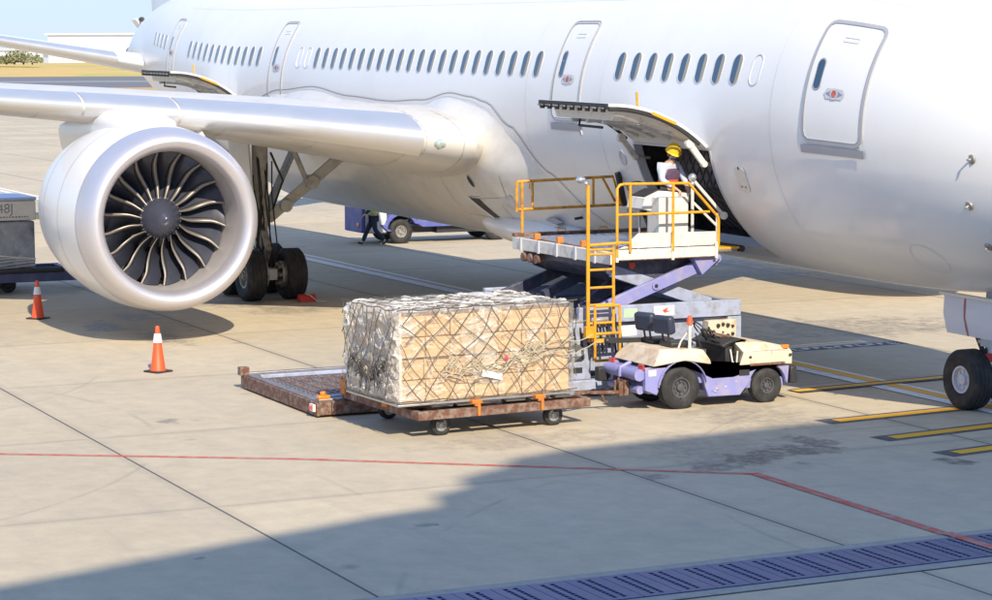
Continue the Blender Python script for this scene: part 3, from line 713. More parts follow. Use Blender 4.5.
# inlet recess: flat patches, its shade painted as dark mouth and greyed ramp
def fgrid(c4,m,name,ex,n=6):
    q=MB(); secs=[]
    for i in range(n+1):
        f=i/n; row=[]
        for j in range(n+1):
            g_=j/n; top=(c4[0][0]+(c4[1][0]-c4[0][0])*f,c4[0][1]+(c4[1][1]-c4[0][1])*f); bot=(c4[3][0]+(c4[2][0]-c4[3][0])*f,c4[3][1]+(c4[2][1]-c4[3][1])*f)
            row.append(FP(top[0]+(bot[0]-top[0])*g_,top[1]+(bot[1]-top[1])*g_,ex(f) if callable(ex) else ex))
        secs.append(row)
    q.loft(secs,closed=False); return q.build(name,m,fair,smooth=40)
fgrid([(7.45,-39.5),(8.02,-39.5),(8.28,-50),(7.95,-51.5)],M['dark'],'inlet_mouth',.012)
fgrid([(8.03,-39.3),(9.7,-36.5),(9.7,-45.5),(8.29,-50)],M['liner'],'inlet_ramp',lambda f:.014-.004*f)
q=MB(); q.tube([FP(7.40,-39.3,.02),FP(7.9,-51.8,.02)],.022,6); q.build('inlet_lip',M['white'],fair); q=MB(); q.tube([FP(7.45,-39.0,.015),FP(9.75,-36.2,.012)],.014,6); q.build('inlet_edge',M['seam'],fair)
# pod fairing low on the belly (ram air scoop)
q=MB(); secs=[]
for i in range(13):
    X=6.6+i*.42; s=math.sin(PI*(i+.3)/12.6)**.55; ctr=FP(min(X,11.6),-66,-.12)
    ctr=Vector((X,-1.75-.05*i*.2,2.28)); secs.append([ctr+Vector((0,-.62*s*math.cos(2*PI*k/18)*1,.36*s*math.sin(2*PI*k/18))) for k in range(18)])
q.loft(secs,cap=True); q.build('ram_air_pod',M['white'],fair,smooth=180)
# open grey access panel hanging
q=MB(); q.prism([(9.65, 2.4881149999999996), (9.845, 2.6532795), (10.327, 2.7186297), (10.986, 2.5029445999999997), (10.373, 2.3291403)],'y',-2.19,-2.11); q.build('access_door',M['seamlight'],fair,bevel=.012)
q=MB(); q.prism([(p[0]*.6+.4*11.6,p[1]*.35+.65*2.64) for p in [(9.65, 2.4881149999999996), (9.845, 2.6532795), (10.327, 2.7186297), (10.986, 2.5029445999999997), (10.373, 2.3291403)]],'y',-2.198,-2.1905); q.build('access_door_stencil',M['seam'],fair)
q=MB(); q.tube([(11.6,-2.1,2.7),(11.5,-1.5,2.75)],.03,6); q.build('access_door_strut',M['black'],fair)
# ---------------- wings
def airfoil(n=22,tc=.12):
    xs_=[(1-math.cos(PI*i/n))/2 for i in range(n+1)]
    yt=lambda x:5*tc*(.2969*math.sqrt(x)-.126*x-.3516*x*x+.2843*x**3-.1036*x**4)
    cam=lambda x:.018*math.sin(PI*min(1,x**1.2))
    up=[(x,cam(x)+yt(x)*.92) for x in xs_]; lo=[(x,cam(x)-yt(x)*1.08) for x in xs_]
    return up,lo
ST=[(1.8,8.0,10.3,4.0,.145,3.0),(2.7,8.6,10.8,4.06,.140,3.0),(3.05,9.15,11.3,4.11,.138,3.0),(3.35,9.45,11.5,4.14,.136,2.8),(3.7,9.36,11.3,4.18,.135,2.8),(5.2,8.35,10.0,4.38,.128,2.4),(7.4,6.85,8.6,4.64,.118,2),(9.73,5.25,7.4,4.86,.112,1.6),(12.2,3.6,6.4,5.04,.108,1.2),(17,.3,4.9,5.6,.10,.6),(22,-3.2,3.6,6.35,.10,0),(26.5,-6.6,2.5,7.2,.095,-.5),(28.6,-9.0,1.5,7.7,.09,-1),(30.0,-11.2,.5,8.1,.09,-1)]
def sec_pt(st,x,y,side):
    Y,Xl,c,z,tc,tw=st; t=R_(tw); return Vector((Xl-(x*math.cos(t)-y*math.sin(t))*c*1.0, side*Y, z+(y*math.cos(t)-x*math.sin(t)*.6)*c))
def wing(side):
    w=MB(); secs=[]
    for st in ST:
        up,lo=airfoil(24,st[4]); ring=[sec_pt(st,x,y,side) for x,y in up]+[sec_pt(st,x,y,side) for x,y in lo[-2:0:-1]]
        secs.append(ring)
    w.loft(secs,cap=True); wo=w.build('wing',M['wing'],air,smooth=50)
    # upper skin paint is white-ish : thin shell
    # slats: leading edge metal segments
    seg=[(4.35,8.75),(10.6,15.6),(15.7,20.8),(20.9,26)]
    def stat(Yq):
        for a,b in zip(ST,ST[1:]):
            if a[0]<=Yq<=b[0]:
                f=(Yq-a[0])/(b[0]-a[0]); return tuple(p+(q_-p)*f for p,q_ in zip(a,b))
    for y0,y1 in seg+[(8.8,10.55)]:
        s_=MB(); secs=[]
        ns=6
        for i in range(ns+1):
            st=stat(y0+(y1-y0)*i/ns); n=24
            yt=lambda x:5*st[4]*(.2969*math.sqrt(x)-.126*x-.3516*x*x+.2843*x**3-.1036*x**4); cam=lambda x:.018*math.sin(PI*min(1,x**1.2))
            e=.0012
            up=[(x,cam(x)+yt(x)*.92+e) for x in(.10,.08,.06,.045,.03,.02,.012,.006,.002,.0005)]; lo=[(x,cam(x)-yt(x)*1.08-e) for x in(0,.001,.003,.007,.013,.02,.028)]
            row=[sec_pt(st,.10,cam(.10)+yt(.10)*.92-.001,side)]+[sec_pt(st,x-.0012,y,side) for x,y in up+lo]+[sec_pt(st,.029,cam(.029)-yt(.029)*1.08+.001,side)]
            secs.append(row)
        s_.loft(secs,closed=False); s_.build('leading_edge_slat',M['slat'],wo,smooth=60)
    # spoiler / flap lines + flap track fairings
    for Yf in(6.6,14.4,18.2,22.0):
        st=stat(Yf); L=3.6 if Yf<14 else 2.8; tr=MB(); secs=[]
        for i in range(12):
            f=i/11; X=st[1]-st[2]*.62-f*L; s=math.sin(PI*(f*.92+.05))**.6; zc=st[3]-.10*st[2]*.75+ -.10*f-.12
            secs.append([Vector((X,side*Yf+.22*s*math.cos(2*PI*k/12),zc+.36*s*math.sin(2*PI*k/12))) for k in range(12)])
        tr.loft(secs,cap=True); tr.build('flap_track_fairing',M['fairing'],wo,smooth=60)
    # underside seams
    us=MB()
    for Yq in(4.6,6.2,7.9,11.4,13):
        st=stat(Yq); yt=lambda x:5*st[4]*(.2969*math.sqrt(x)-.126*x-.3516*x*x+.2843*x**3-.1036*x**4); cam=lambda x:.018*math.sin(PI*min(1,x**1.2))
        for i in range(10):
            x0=.03+i*.045; x1=x0+.045; a=sec_pt(st,x0,cam(x0)-yt(x0)*1.08-.0012,side); b=sec_pt(st,x1,cam(x1)-yt(x1)*1.08-.0012,side); us.add([a,b,b+Vector((0,.014,0)),a+Vector((0,.014,0))],[(0,1,2,3)])
    us.build('underside_seam',M['seam'],wo,merge=False)
    cs=MB()
    for Yq in(4.30,3.62):
        st=stat(Yq); yt=lambda x:5*st[4]*(.2969*math.sqrt(x)-.126*x-.3516*x*x+.2843*x**3-.1036*x**4); cam=lambda x:.018*math.sin(PI*min(1,x**1.2))
        prof=[sec_pt(st,x,cam(x)+yt(x)*.92,side) for x in(.16,.12,.08,.05,.03,.015,.006,.002)]+[sec_pt(st,x,cam(x)-yt(x)*1.08,side) for x in(0,.003,.01,.02,.04,.07,.11,.16)]
        ctr=sec_pt(st,.08,cam(.08),side)
        for p,q in zip(prof,prof[1:]):
            p2=p+(p-ctr).normalized()*.003; q2=q+(q-ctr).normalized()*.003; cs.add([p2,q2,q2+Vector((0,.016,0)),p2+Vector((0,.016,0))],[(0,1,2,3)])
    cs.build('root_cap_seam',M['seam'],wo,merge=False)
    if side<0:
        ll=MB(); P0=sec_pt(stat(3.95),.012,.0,side); ll.sphere(P0+Vector((-.05,.0,-.02)),.19,14,10,0,sx=.9,sy=1.15,sz=.75); ll.build('landing_light',M['lens'],wo,smooth=180)
        l2=MB(); l2.sphere(P0+Vector((-.12,.02,-.02)),.215,14,10,0,sx=.8,sy=1.15,sz=.8); l2.build('light_bezel',M['dark'],wo,smooth=180)
    return wo
M['lens']=mat('clear_lens',(.55,.65,.6),.08,coat=1,metal=.4,vary=.5,vscale=14)
wing(-1); wing(1)
# wing root collar (rounded cap around the leading edge)
def collar(side):
    c_=MB(); secs=[]
    for st,sc_ in((ST[1],1.10),(ST[2],1.035),((3.75,9.38,11.3,4.18,.137,2.8),1.012)):
        secs.append([sec_pt(st,x*.55-.018*(sc_-1)*10,y*sc_,side) for x,y in [(u,v) for u,v in reversed(airfoil(30,st[4])[0]) if u<.9]+[(u,v) for u,v in airfoil(30,st[4])[1] if 0<u<.9]])
    return c_
# ---------------- tail
def stab(side):
    sts=[(1.2,-19.6,6.2,5.42,.11,0),(2.3,-20.6,5.3,5.62,.11,0),(9.9,-26.6,2.2,7.05,.09,0)]
    w=MB(); secs=[]
    for st in sts:
        up,lo=airfoil(18,st[4]); secs.append([sec_pt(st,x,y,side) for x,y in up]+[sec_pt(st,x,y,side) for x,y in lo[-2:0:-1]])
    w.loft(secs,cap=True); wo=w.build('horizontal_stabilizer',M['white'],air,smooth=50)
    s_=MB(); secs=[]
    for f in(.03,.5,1):
        st=tuple(a+(b-a)*f for a,b in zip(sts[1],sts[2])); yt=lambda x:5*st[4]*(.2969*math.sqrt(x)-.126*x-.3516*x*x+.2843*x**3-.1036*x**4); cam=lambda x:.018*math.sin(PI*min(1,x**1.2))
        secs.append([sec_pt(st,x-.003,cam(x)+yt(x)*.92+.003,side) for x in(.11,.08,.05,.03,.015,.006,.001)]+[sec_pt(st,x-.003,cam(x)-yt(x)*1.08-.003,side) for x in(0,.003,.01,.02,.035)])
    s_.loft(secs,closed=False); s_.build('stabilizer_edge',M['slat'],wo,smooth=60)
    return wo
stab(-1); stab(1)
for X_,a_,d_,m_ in((-24.9,R_(52),(.62,.10,.42),'creamw'),(-24.45,R_(56),(.30,.12,.14),'black')):
    P0=S(X_,a_,.10); nrm=(S(X_,a_,1)-S(X_,a_,0)).normalized(); tx=Vector((1,0,0)); ty=nrm.cross(tx)
    q=MB(); q.box(P0,d_,Matrix((tx,ty,nrm)).transposed()); q.build('tail_bracket',M[m_],body,bevel=.02)
fn=MB(); secs=[]
for z,Xl,c_,tc in((7.2,-15.6,9.6,.09),(8.2,-17.0,8.4,.09),(11,-19.6,6.6,.09),(16.6,-24.8,3.4,.085)):
    up,lo=airfoil(18,tc); cam=lambda x:.018*math.sin(PI*min(1,x**1.2))
    secs.append([Vector((Xl-x*c_,(y-cam(x))*c_,z)) for x,y in up]+[Vector((Xl-x*c_,(y-cam(x))*c_,z)) for x,y in lo[-2:0:-1]])
fn.loft(secs,cap=True); fn.build('tail_fin',M['white'],air,smooth=50)
# ---------------- engines
def interp2(t,pts):
    n=len(pts)
    for i in range(n-1):
        (x0,y0),(x1,y1)=pts[i],pts[i+1]
        if t<=x1+1e-9:
            m=lambda k:0 if k<=0 or k>=n-1 else (pts[k+1][1]-pts[k-1][1])/(pts[k+1][0]-pts[k-1][0])
            h=x1-x0; f=(t-x0)/h; m0=m(i) if i else (y1-y0)/h; m1=m(i+1) if i+1<n-1 else (y1-y0)/h
            return (2*f**3-3*f*f+1)*y0+(f**3-2*f*f+f)*h*m0+(-2*f**3+3*f*f)*y1+(f**3-f*f)*h*m1
def engine(side):
    Yc=side*9.73; C=Vector((8.56,Yc,2.665))
    def X(t): return -t
    outer=[(1.70,.02),(1.775,.09),(1.835,.22),(1.885,.45),(1.915,.75)]
    mx=[(1.915,.75),(1.95,1.2),(1.975,1.9),(1.96,2.7),(1.88,3.6),(1.76,4.4),(1.62,5.0),(1.56,5.25),(1.53,5.25),(1.5,4.4)]
    lipin=[(1.70,.02),(1.64,0),(1.575,.03),(1.52,.09),(1.475,.19),(1.445,.32)]
    inn=[(1.445,.32),(1.425,.5),(1.42,.8),(1.43,1.12),(1.45,1.6),(1.45,2.3)]
    en=MB(); en.lathe([(r,-t) for r,t in mx],C,'x',72); 
    eo=en.build('engine_nacelle',M['white'],air,smooth=50)
    lp=MB(); lp.lathe([(r,-t) for r,t in reversed(outer)]+[(r,-t) for r,t in lipin[1:]],C,'x',96); lp.build('intake_lip',M['lip'],eo,smooth=180)
    il=MB(); il.lathe([(r,-t) for r,t in inn],C,'x',72); il.build('intake_duct',M['inletliner'],eo,smooth=180)
    sp=MB(); sp.lathe([(0,-.62),(.05,-.64),(.17,-.74),(.33,-.92),(.42,-1.06),(.435,-1.12),(.435,-1.5)],C,'x',40); so_=sp.build('spinner',M['spinner'],eo,smooth=40)
    ring=MB()
    for k in range(36):
        th=2*PI*k/36; p=C+Vector((-1.10,(.43)*math.cos(th),.43*math.sin(th))); ring.box(p,(.03,.022,.022))
    ring.build('spinner_bolts',M['bladeedge'],eo)
    bk=MB(); bk.lathe([(0,-2.2),(1.46,-2.2)],C,'x',48); 
    bk.build('duct_shade_disc',M['dark'],eo)  # flat dark disc paints the shade behind the fan
    gv=MB()
    for k in range(46):
        th=2*PI*k/46; d=Vector((0,math.cos(th),math.sin(th))); e=Vector((0,-math.sin(th),math.cos(th)))
        p0=C+Vector((-1.95,0,0))+d*.62; p1=C+Vector((-1.95,0,0))+d*1.44
        gv.add([p0,p1,p1+Vector((-.3,0,0))+e*.05,p0+Vector((-.3,0,0))+e*.05],[(0,1,2,3)])
    gv.lathe([(.42,-1.6),(.64,-1.62),(.66,-1.95),(.66,-2.2)],C,'x',40)
    gv.build('guide_vanes',M['steel'],eo,recalc=False)
    # 18 wide-chord blades
    N=18; base=None
    for k in range(N):
        th0=2*PI*k/N+.10
        b=MB(); ed=MB(); rows=[]; er=[]
        nr=16
        for i in range(nr+1):
            f=i/nr; r=.42+.995*f
            # leading edge: S shaped sweep
            ph=th0+ .16*math.sin(PI*min(1,f*1.25))*(1) -.10*f*f*1.2*1.0
            ph=th0-interp2(f,[(0,0),(.22,.075),(.5,.06),(.75,.045),(1,.085)])
            xl=-1.05-.16*math.sin(PI*f)+.05*f -(.0 if f<.8 else (f-.8)*.3)
            stag=R_(28+34*f); ch=.42+.16*math.sin(PI*f*.8)
            row=[]
            for j in range(6):
                g_=j/5; dx=-ch*g_*math.cos(stag); dt=ch*g_*math.sin(stag)/r*(1+.25*(1-g_)*g_)
                p=ph+dt; row.append(C+Vector((xl+dx,-r*math.sin(p)*1,r*math.cos(p))))
            rows.append(row); er.append(row[0])
        b.loft(rows,closed=False)
        # metal edge: slender tube along the leading edge
        wd=[.065+.075*math.sin(PI*min(1,.12+.88*i/nr)) for i in range(nr+1)]
        rib=[]
        for i in range(nr+1):
            d=(rows[i][1]-rows[i][0]).normalized(); side_=Vector((1,0,0)).cross(d).normalized()*.0
            p=rows[i][0]; rib.append([p+Vector((.0,0,0))-d*.004,p+d*wd[i]*.5+Vector((.016,0,0)),p+d*wd[i]+Vector((.006,0,0)),p+d*wd[i]*.5-Vector((.010,0,0))])
        ed.loft(rib)
        bo=b.build('fan_blade',M['blade'],eo,smooth=180,recalc=False)
        ed.build('blade_edge',M['bladeedge'],eo,smooth=180)
    co=MB(); co.lathe([(1.0,-4.2),(.98,-5.2),(.80,-6.1),(.62,-6.7),(.60,-6.7),(.58,-6.2)],C,'x',48); co.build('core_cowl',M['steel'],eo,smooth=60)
    pl=MB(); pl.lathe([(.45,-6.2),(.38,-6.8),(.2,-7.3),(0,-7.5)],C,'x',32); pl.build('exhaust_plug',M['steel'],eo,smooth=60)
    # strake and cowl seam
    st_=MB(); sgn=side
    for th in((R_(50),) if side<0 else (R_(130),)):
        d=Vector((0,math.cos(th),math.sin(th))); p=C+Vector((-1.6,0,0))+d*1.95; q_=C+Vector((-3.1,0,0))+d*1.93
        e=Vector((0,-math.sin(th),math.cos(th)))*.02
        st_.add([p-e,p+e,q_+e,q_-e,C+Vector((-2.9,0,0))+d*2.32-e*.5,C+Vector((-2.9,0,0))+d*2.32+e*.5],[(0,1,5,4),(3,4,5,2),(0,4,3),(1,2,5),(0,3,2,1)])
    st_.build('nacelle_strake',M['white'],eo)
    sm_=MB()
    for t,r in((1.95,1.977),(3.4,1.905)):
        sm_.lathe([(r+.004,-t),(r+.005,-t-.016)],C,'x',72)
    sm_.lathe([(1.919,-.75),(1.921,-.766)],C,'x',72)
    sm_.build('cowl_seam',M['seam'],eo)
    # pylon
    py=MB(); secs=[]
    for Xp,zb,zt,hw in((7.75,4.40,4.56,.10),(7.4,4.3,4.68,.36),(6.9,4.2,4.76,.56),(6.2,4.1,4.80,.68),(5.4,4.0,4.80,.70),(4.9,3.9,4.82,.66),(4.2,3.8,4.8,.58),(3.0,3.5,4.72,.50),(1.6,3.42,4.6,.44),(.9,3.7,4.5,.40),(.35,4.0,4.42,.30),(.1,4.2,4.36,.12)):
        cz,hh=(zb+zt)/2,(zt-zb)/2
        secs.append([Vector((Xp,Yc+hw*(abs(math.cos(a))**.6)*(1 if math.cos(a)>0 else -1),cz+hh*(abs(math.sin(a))**.6)*(1 if math.sin(a)>0 else -1))) for a in [2*PI*k/24 for k in range(24)]])
    py.loft(secs,cap=True); py.build('pylon',M['white'],eo,smooth=60)
    return eo
engine(-1); engine(1)
# ---------------- landing gear
def wheel_mb(c,R,w,rim=.5,ax='y',side=-1):
    b=MB(); h=w/2
    prof=[(R*rim,-h*.78),(R*(rim+.08),-h*.9),(R*.80,-h),(R*.90,-h*.93),(R*.965,-h*.74)]
    gro=[]
    ng=4
    for i in range(ng):
        t=-h*.62+i*(h*1.24)/(ng-1); gro+=[(R*.995,t-.022*w*2),(R*.975,t-.010*w*2),(R*.975,t+.010*w*2),(R*.995,t+.022*w*2)]
    prof+=gro+[(R*.965,h*.74),(R*.90,h*.93),(R*.80,h),(R*(rim+.08),h*.9),(R*rim,h*.78)]
    b.lathe(prof,c,ax,40,0)
    for s in(-1,1):
        b.lathe([(R*rim,s*h*.78),(R*rim*.98,s*h*.83),(R*rim*.86,s*h*.8),(R*rim*.8,s*h*.5),(R*rim*.42,s*h*.42),(R*rim*.36,s*h*.72),(R*rim*.12,s*h*.78),(0,s*h*.78)],c,ax,28,1)
        for k in range(8):
            th=2*PI*k/8; r=R*rim*.62; p=Vector({'y':(r*math.sin(th),s*h*.5,r*math.cos(th)),'x':(s*h*.5,r*math.cos(th),r*math.sin(th))}[ax])+Vector(c)
            b.tube([p-Vector({'y':(0,.02,0),'x':(.02,0,0)}[ax]),p+Vector({'y':(0,.02,0),'x':(.02,0,0)}[ax])],R*.045,8,1 if rim>.45 else 2)
    return b
def mgear(side):
    Y=side*4.9; g0=gz(0); c=MB()
    zax=g0+.635
    c.tube([(0,Y,zax+.25),(0,Y,1.9)],.16,16); c.tube([(0,Y,1.75),(0,Y,2.15)],.24,16); c.tube([(0,Y,2.1),(-.05,Y,4.3)],.2,16)
    c.box((0,Y,zax),(1.7,.24,.26)); 
    go=c.build('main_landing_gear',M['gearpaint'],air,smooth=40)
    h=MB()
    for dx in(-.73,.73): h.tube([(dx,Y-.75,zax),(dx,Y+.75,zax)],.085,12)
    # braces
    inb=-side
    h.build('axle',M['steel'],go)
    b=MB(); 
    # side brace to inboard and drag brace
    b.bar((.1,Y+inb*.15,1.95),(.6,Y+inb*2.25,3.75),.17,.26); b.bar((.05,Y+inb*.12,2.1),(-1.9,Y+inb*1.6,3.6),.14,.2)
    b.bar((.35,Y+inb*1.1,2.85),(.15,Y+inb*.8,3.7),.09,.12)
    b.tube([(.2,Y+inb*.55,2.28),(.4,Y+inb*.55,2.28)],.16,12); b.tube([(.2,Y+inb*1.2,2.86),(.55,Y+inb*1.2,2.86)],.17,14)
    b.build('drag_brace',M['gearpaint'],go,bevel=.015)
    l=MB()
    l.bar((.2,Y,zax+.1),(.55,Y,zax+.6),.16,.06); l.bar((.55,Y,zax+.6),(.2,Y,1.75),.16,.06)
    l.build('torque_link',M['steel'],go,bevel=.01)
    hs=MB(); rnd=random.Random(5)
    for k in range(12):
        y0=Y+rnd.uniform(-.25,.25); z0=rnd.uniform(1.9,3.6); hs.tube([(.18,y0,z0),(.28,y0+rnd.uniform(-.1,.1),z0*.6+.5),(.26,y0+rnd.uniform(-.1,.1),1.3),(.4+rnd.uniform(-.2,.2),Y+rnd.uniform(-.35,.35),zax+.1)],.018,6)
    hs.tube([(.2,Y+inb*.2,3.6),(.25,Y+inb*.5,2.9),(.2,Y+inb*.25,2.2)],.03,6)
    hs.build('hydraulic_hose',M['black'],go)
    for dx in(-.73,.73):
        for dy in(-1,1):
            br=MB(); br.lathe([(.30,-.06),(.33,-.02),(.33,.10),(.28,.12),(.15,.13)],(dx,Y+dy*.26,zax),'y',20)
            for k in range(7):
                th=2*PI*k/7; br.tube([(dx+.24*math.cos(th),Y+dy*.14,zax+.24*math.sin(th)),(dx+.24*math.cos(th),Y+dy*.3,zax+.24*math.sin(th))],.05,8)
            br.build('brake_unit',M['steel'],go)
    d=MB(); d.box((.75,Y+inb*2.5,3.25),(.9,.05,.8),Matrix.Rotation(inb*R_(-25),3,'X')); d.build('gear_door',M['fairing'],go,bevel=.01)
    d=MB(); d.box((-.1,Y-inb*.45,2.95),(1.5,.05,1.9),Matrix.Rotation(inb*R_(4),3,'X')); d.build('gear_leg_door',M['fairing'],go,bevel=.01)
    w0=wheel_mb((.73,Y+.52,zax),.635,.50).build('gear_wheel',[M['rubber'],M['steel'],M['steel']],go,smooth=35)
    for dx,dy in((0,-1.04),(-1.46,0),(-1.46,-1.04)):
        q=w0.copy(); COL.objects.link(q); q.parent=go; q.location=(dx,dy,0)
    return go
mgear(-1); mgear(1)
def ngear():
    X0=22.78; zg=gz(X0); zax=zg+.51; c=MB()
    c.tube([(X0,0,zax),(X0,0,zg+1.15)],.075,16,1); c.tube([(X0,0,zg+1.1),(X0+.1,0,2.6)],.12,16,0); c.tube([(X0,0,zg+1.05),(X0,0,zg+1.2)],.16,16,0)
    go=c.build('nose_landing_gear',[M['white'],M['slat']],air,smooth=40)
    a=MB(); a.tube([(X0,-.5,zax),(X0,.5,zax)],.07,12); a.build('axle',M['steel'],go)
    # torque link plates with lightening holes, in front/behind strut
    tl=MB()
    tl.bar((X0-.30,-.12,zg+1.42),(X0-.02,-.12,zg+1.02),.05,.15); tl.bar((X0-.02,-.12,zg+1.02),(X0-.10,-.1,zax+.05),.05,.14)
    tl.build('torque_link',M['black'],go,bevel=.01)
    hol=MB()
    for f in(.25,.75):
        p=Vector((X0-.30,-.12,zg+1.42)).lerp(Vector((X0-.02,-.12,zg+1.02)),f); hol.lathe([(.0,-.031),(.035,-.031)],p,'y',12)
    hol.build('link_hole',M['creamw'],go)
    b=MB(); b.tube([(X0,0,zg+1.25),(X0+1.7,0,2.5)],.07,10); b.box((X0+.0,-.0,zg+.75),(.10,.26,.22)); b.build('drag_strut',M['white'],go)
    rd=MB(); rd.box((X0-.02,.0,zg+.86),(.24,.34,.14)); rd.build('tow_marker',M['orange_sign'],go)
    for s in(-1,1):
        d=MB(); zt,zb=2.14,1.50
        secs=[]
        for f in(0,.5,1):
            z=zt+(zb-zt)*f; y=s*(.50+.05*math.sin(PI*f)); xx0=X0-.62+.10*f; xx1=X0+1.15-.05*f
            secs.append([Vector((xx0,y,z)),Vector((xx1,y,z)),Vector((xx1,y-s*.04,z)),Vector((xx0,y-s*.04,z))])
        d.loft(secs,cap=True); do=d.build('nose_gear_door',M['whitedoor'],go,bevel=.006)
        r=MB(); r.loft([[Vector((X0-.05+.1*f,s*(.504+.05*math.sin(PI*f)),zt+(zb-zt)*f)),Vector((X0-.01+.1*f,s*(.504+.05*math.sin(PI*f)),zt+(zb-zt)*f))] for f in(0,.25,.5,.75,1)],closed=False)
        r.build('red_stripe',M['redl'],do)
        u=MB(); u.box((X0+.3,s*.52,2.16),(2.0,.08,.07)); u.build('door_hinge_fairing',M['fairing'],go,bevel=.02)
    w0=wheel_mb((X0,-.42,zax),.51,.40,.46).build('nose_wheel',[M['rubber'],M['rimgrey'],M['steel']],go,smooth=35)
    q=w0.copy(); COL.objects.link(q); q.parent=go; q.location=(0,.84,0)
M['whitedoor']=mat('gear_door_white',(.66,.68,.74),.35,coat=.3,vary=.03); M['rimgrey']=mat('wheel_rim_white',(.62,.62,.64),.4,vary=.1,vscale=8)
ngear()
an=MB(); an.prism([(10.9,1.95),(11.6,1.95),(11.1,1.55),(10.95,1.55)],'y',-.03,.03); an.build('blade_antenna',M['white'],air,bevel=.008)
# pressure container in the hold is separate (see below)
# ================================================================== GROUND EQUIPMENT
def text3(s,size,loc,rot,m,parent,name):
    cu=bpy.data.curves.new(name,'FONT'); cu.body=s; cu.size=size; cu.extrude=.001; cu.align_x='LEFT'; cu.materials.append(m)
    o=bpy.data.objects.new(name,cu); dg=bpy.context.evaluated_depsgraph_get()
    me=bpy.data.meshes.new_from_object(o); me.materials.clear(); me.materials.append(m)
    off=Vector((0,0,0)); p=parent
    while p is not None: off+=p.location; p=p.parent
    ob=bpy.data.objects.new(name,me); COL.objects.link(ob); ob.parent=parent
    ob.location=Vector(loc)-off; ob.rotation_euler=rot; return ob
def rotz(o,deg): o.rotation_euler=(0,0,R_(deg)); return o
# ---------------- cones
def cone():
    t=thing('traffic_cone','','traffic cone',(0,0,0),'traffic cones around the engine')
    b=MB(); b.rng((-.20,-.20,0),(.20,.20,.035)); b.build('base',M['black'],t,bevel=.015)
    c_=MB(); c_.lathe([(.155,.035),(.150,.06),(.138,.075),(.043,.80),(.038,.86),(.026,.88),(.018,.88)],(0,0,0),'z',28); c_.build('cone_body',M['cone'],t,smooth=40)
    s=MB(); s.lathe([(.0885,.56),(.092,.562),(.064,.735),(.061,.735)],(0,0,0),'z',28); s.build('white_sleeve',M['conewhite'],t,smooth=40)
    return t
c1=cone(); c1.location=(12.15,-11.25,0); c1['label']='orange traffic cone standing in the sun in front of the engine shadow'; rotz(c1,25)
c2=dup(c1); c2.location=(2.22,-11.08,0); c2['label']='orange traffic cone inside the engine shadow by the wrapped freight at left'; rotz(c2,40)
# ---------------- wheel chock
ch=thing('wheel_chock','red wheel chock wedged against the main landing gear tyre','wheel chock',(1.62,-4.15,0))
k=MB(); k.prism([(1.44,.0),(1.74,.0),(1.66,.15),(1.55,.19),(1.47,.16)],'y',-4.50,-4.08)
k.build('wedge',M['orange_sign'],ch,bevel=.012); k=MB(); k.tube([(1.6,-4.3,.18),(1.70,-4.25,.17),(1.8,-4.1,.02),(1.85,-3.9,.02)],.012,6); k.build('rope',M['creamw'],ch)
# ---------------- netted freight on a dolly
DB=Vector((20.25,-8.45,0))
def tr(o,deg=3.0): rotz(o,deg)
dl=thing('pallet_dolly','rusty four wheeled dolly carrying the netted stack of cartons','dolly',DB)
f=MB(); w,l=1.55,1.24
# frame (local axes: x toward camera side, y along the wide front)
def L(x,y,z): return (DB.x+x,DB.y+y,z)
lb=1.62; f.rng(L(l-.09,-w,.30),L(l,w,.44)); f.rng(L(-lb,-w,.30),L(-lb+.09,w,.44)); f.rng(L(-lb+.092,-w,.30),L(l-.092,-w+.09,.44)); f.rng(L(-lb+.092,w-.09,.30),L(l-.092,w,.44))
f.build('frame',M['rust'],dl,bevel=.008)
f=MB()
for y in(-.9,0,.9): f.rng(L(-l+.1,y-.05,.32),L(l-.1,y+.05,.40))
f.build('cross_member',M['rust'],dl)
for i,y in enumerate((-1.15,-.72,-.30,.15,.60,1.05)):
    for x in(l-.30,-l+.30):
        r=MB(); r.tube([L(x,y,.475),L(x,y+.34,.475)],.036,12); r.tube([L(x-.0,y-.02,.475),L(x,y+.36,.475)],.014,8); r.build('roller',M['roller'],dl,smooth=40)
for y in(-.52,.62):
    s=MB(); s.rng(L(l-.02,y-.05,.46),L(l+.03,y+.05,.56)); s.rng(L(l-.12,y-.09,.50),L(l+.02,y+.09,.56)); s.box(L(l+.03,y+.02,.40),(.03,.05,.18)); s.build('pallet_stop',M['orangestop'] if 'orangestop' in M else M['yellow'],dl,bevel=.008)
for x in(.1,-1.5):
    s=MB(); s.rng(L(x-.08,-w-.05,.38),L(x+.08,-w+.0,.62)); s.rng(L(x-.12,-w-.03,.36),L(x-.08,-w+.02,.66)); s.build('side_stop',M['stoporange'] if 'stoporange' in M else M['rust'],dl,bevel=.01)
for yy in(-w+.5,w-.5):
    u=MB(); u.bar(L(-l+.2,yy,.26),L(l-.2,yy,.26),.08,.08); u.build('axle_beam',M['black'],dl)
u=MB(); u.bar(L(.1,w,.36),L(.15,w+.35,.34),.1,.06); u.build('coupling',M['rust'],dl)
wp=None
for x,y in((l-.28,-w+.52),(l-.28,w-.55),(-l+.3,-w+.52),(-l+.3,w-.55)):
    if wp is None:
        wm=wheel_mb(L(x,y,.165),.165,.11,.58,'x'); wp=wm.build('wheel',[M['rubber'],M['steel'],M['black']],dl,smooth=40); wx=(x,y)
    else:
        c=wp.copy(); COL.objects.link(c); c.parent=dl; c.location=(x-wx[0],y-wx[1],0)
tr_=1
tb_=thing('tow_bar','rusty tow bar linking the dolly to the small tractor','tow bar',(20.2,-6.1,0))
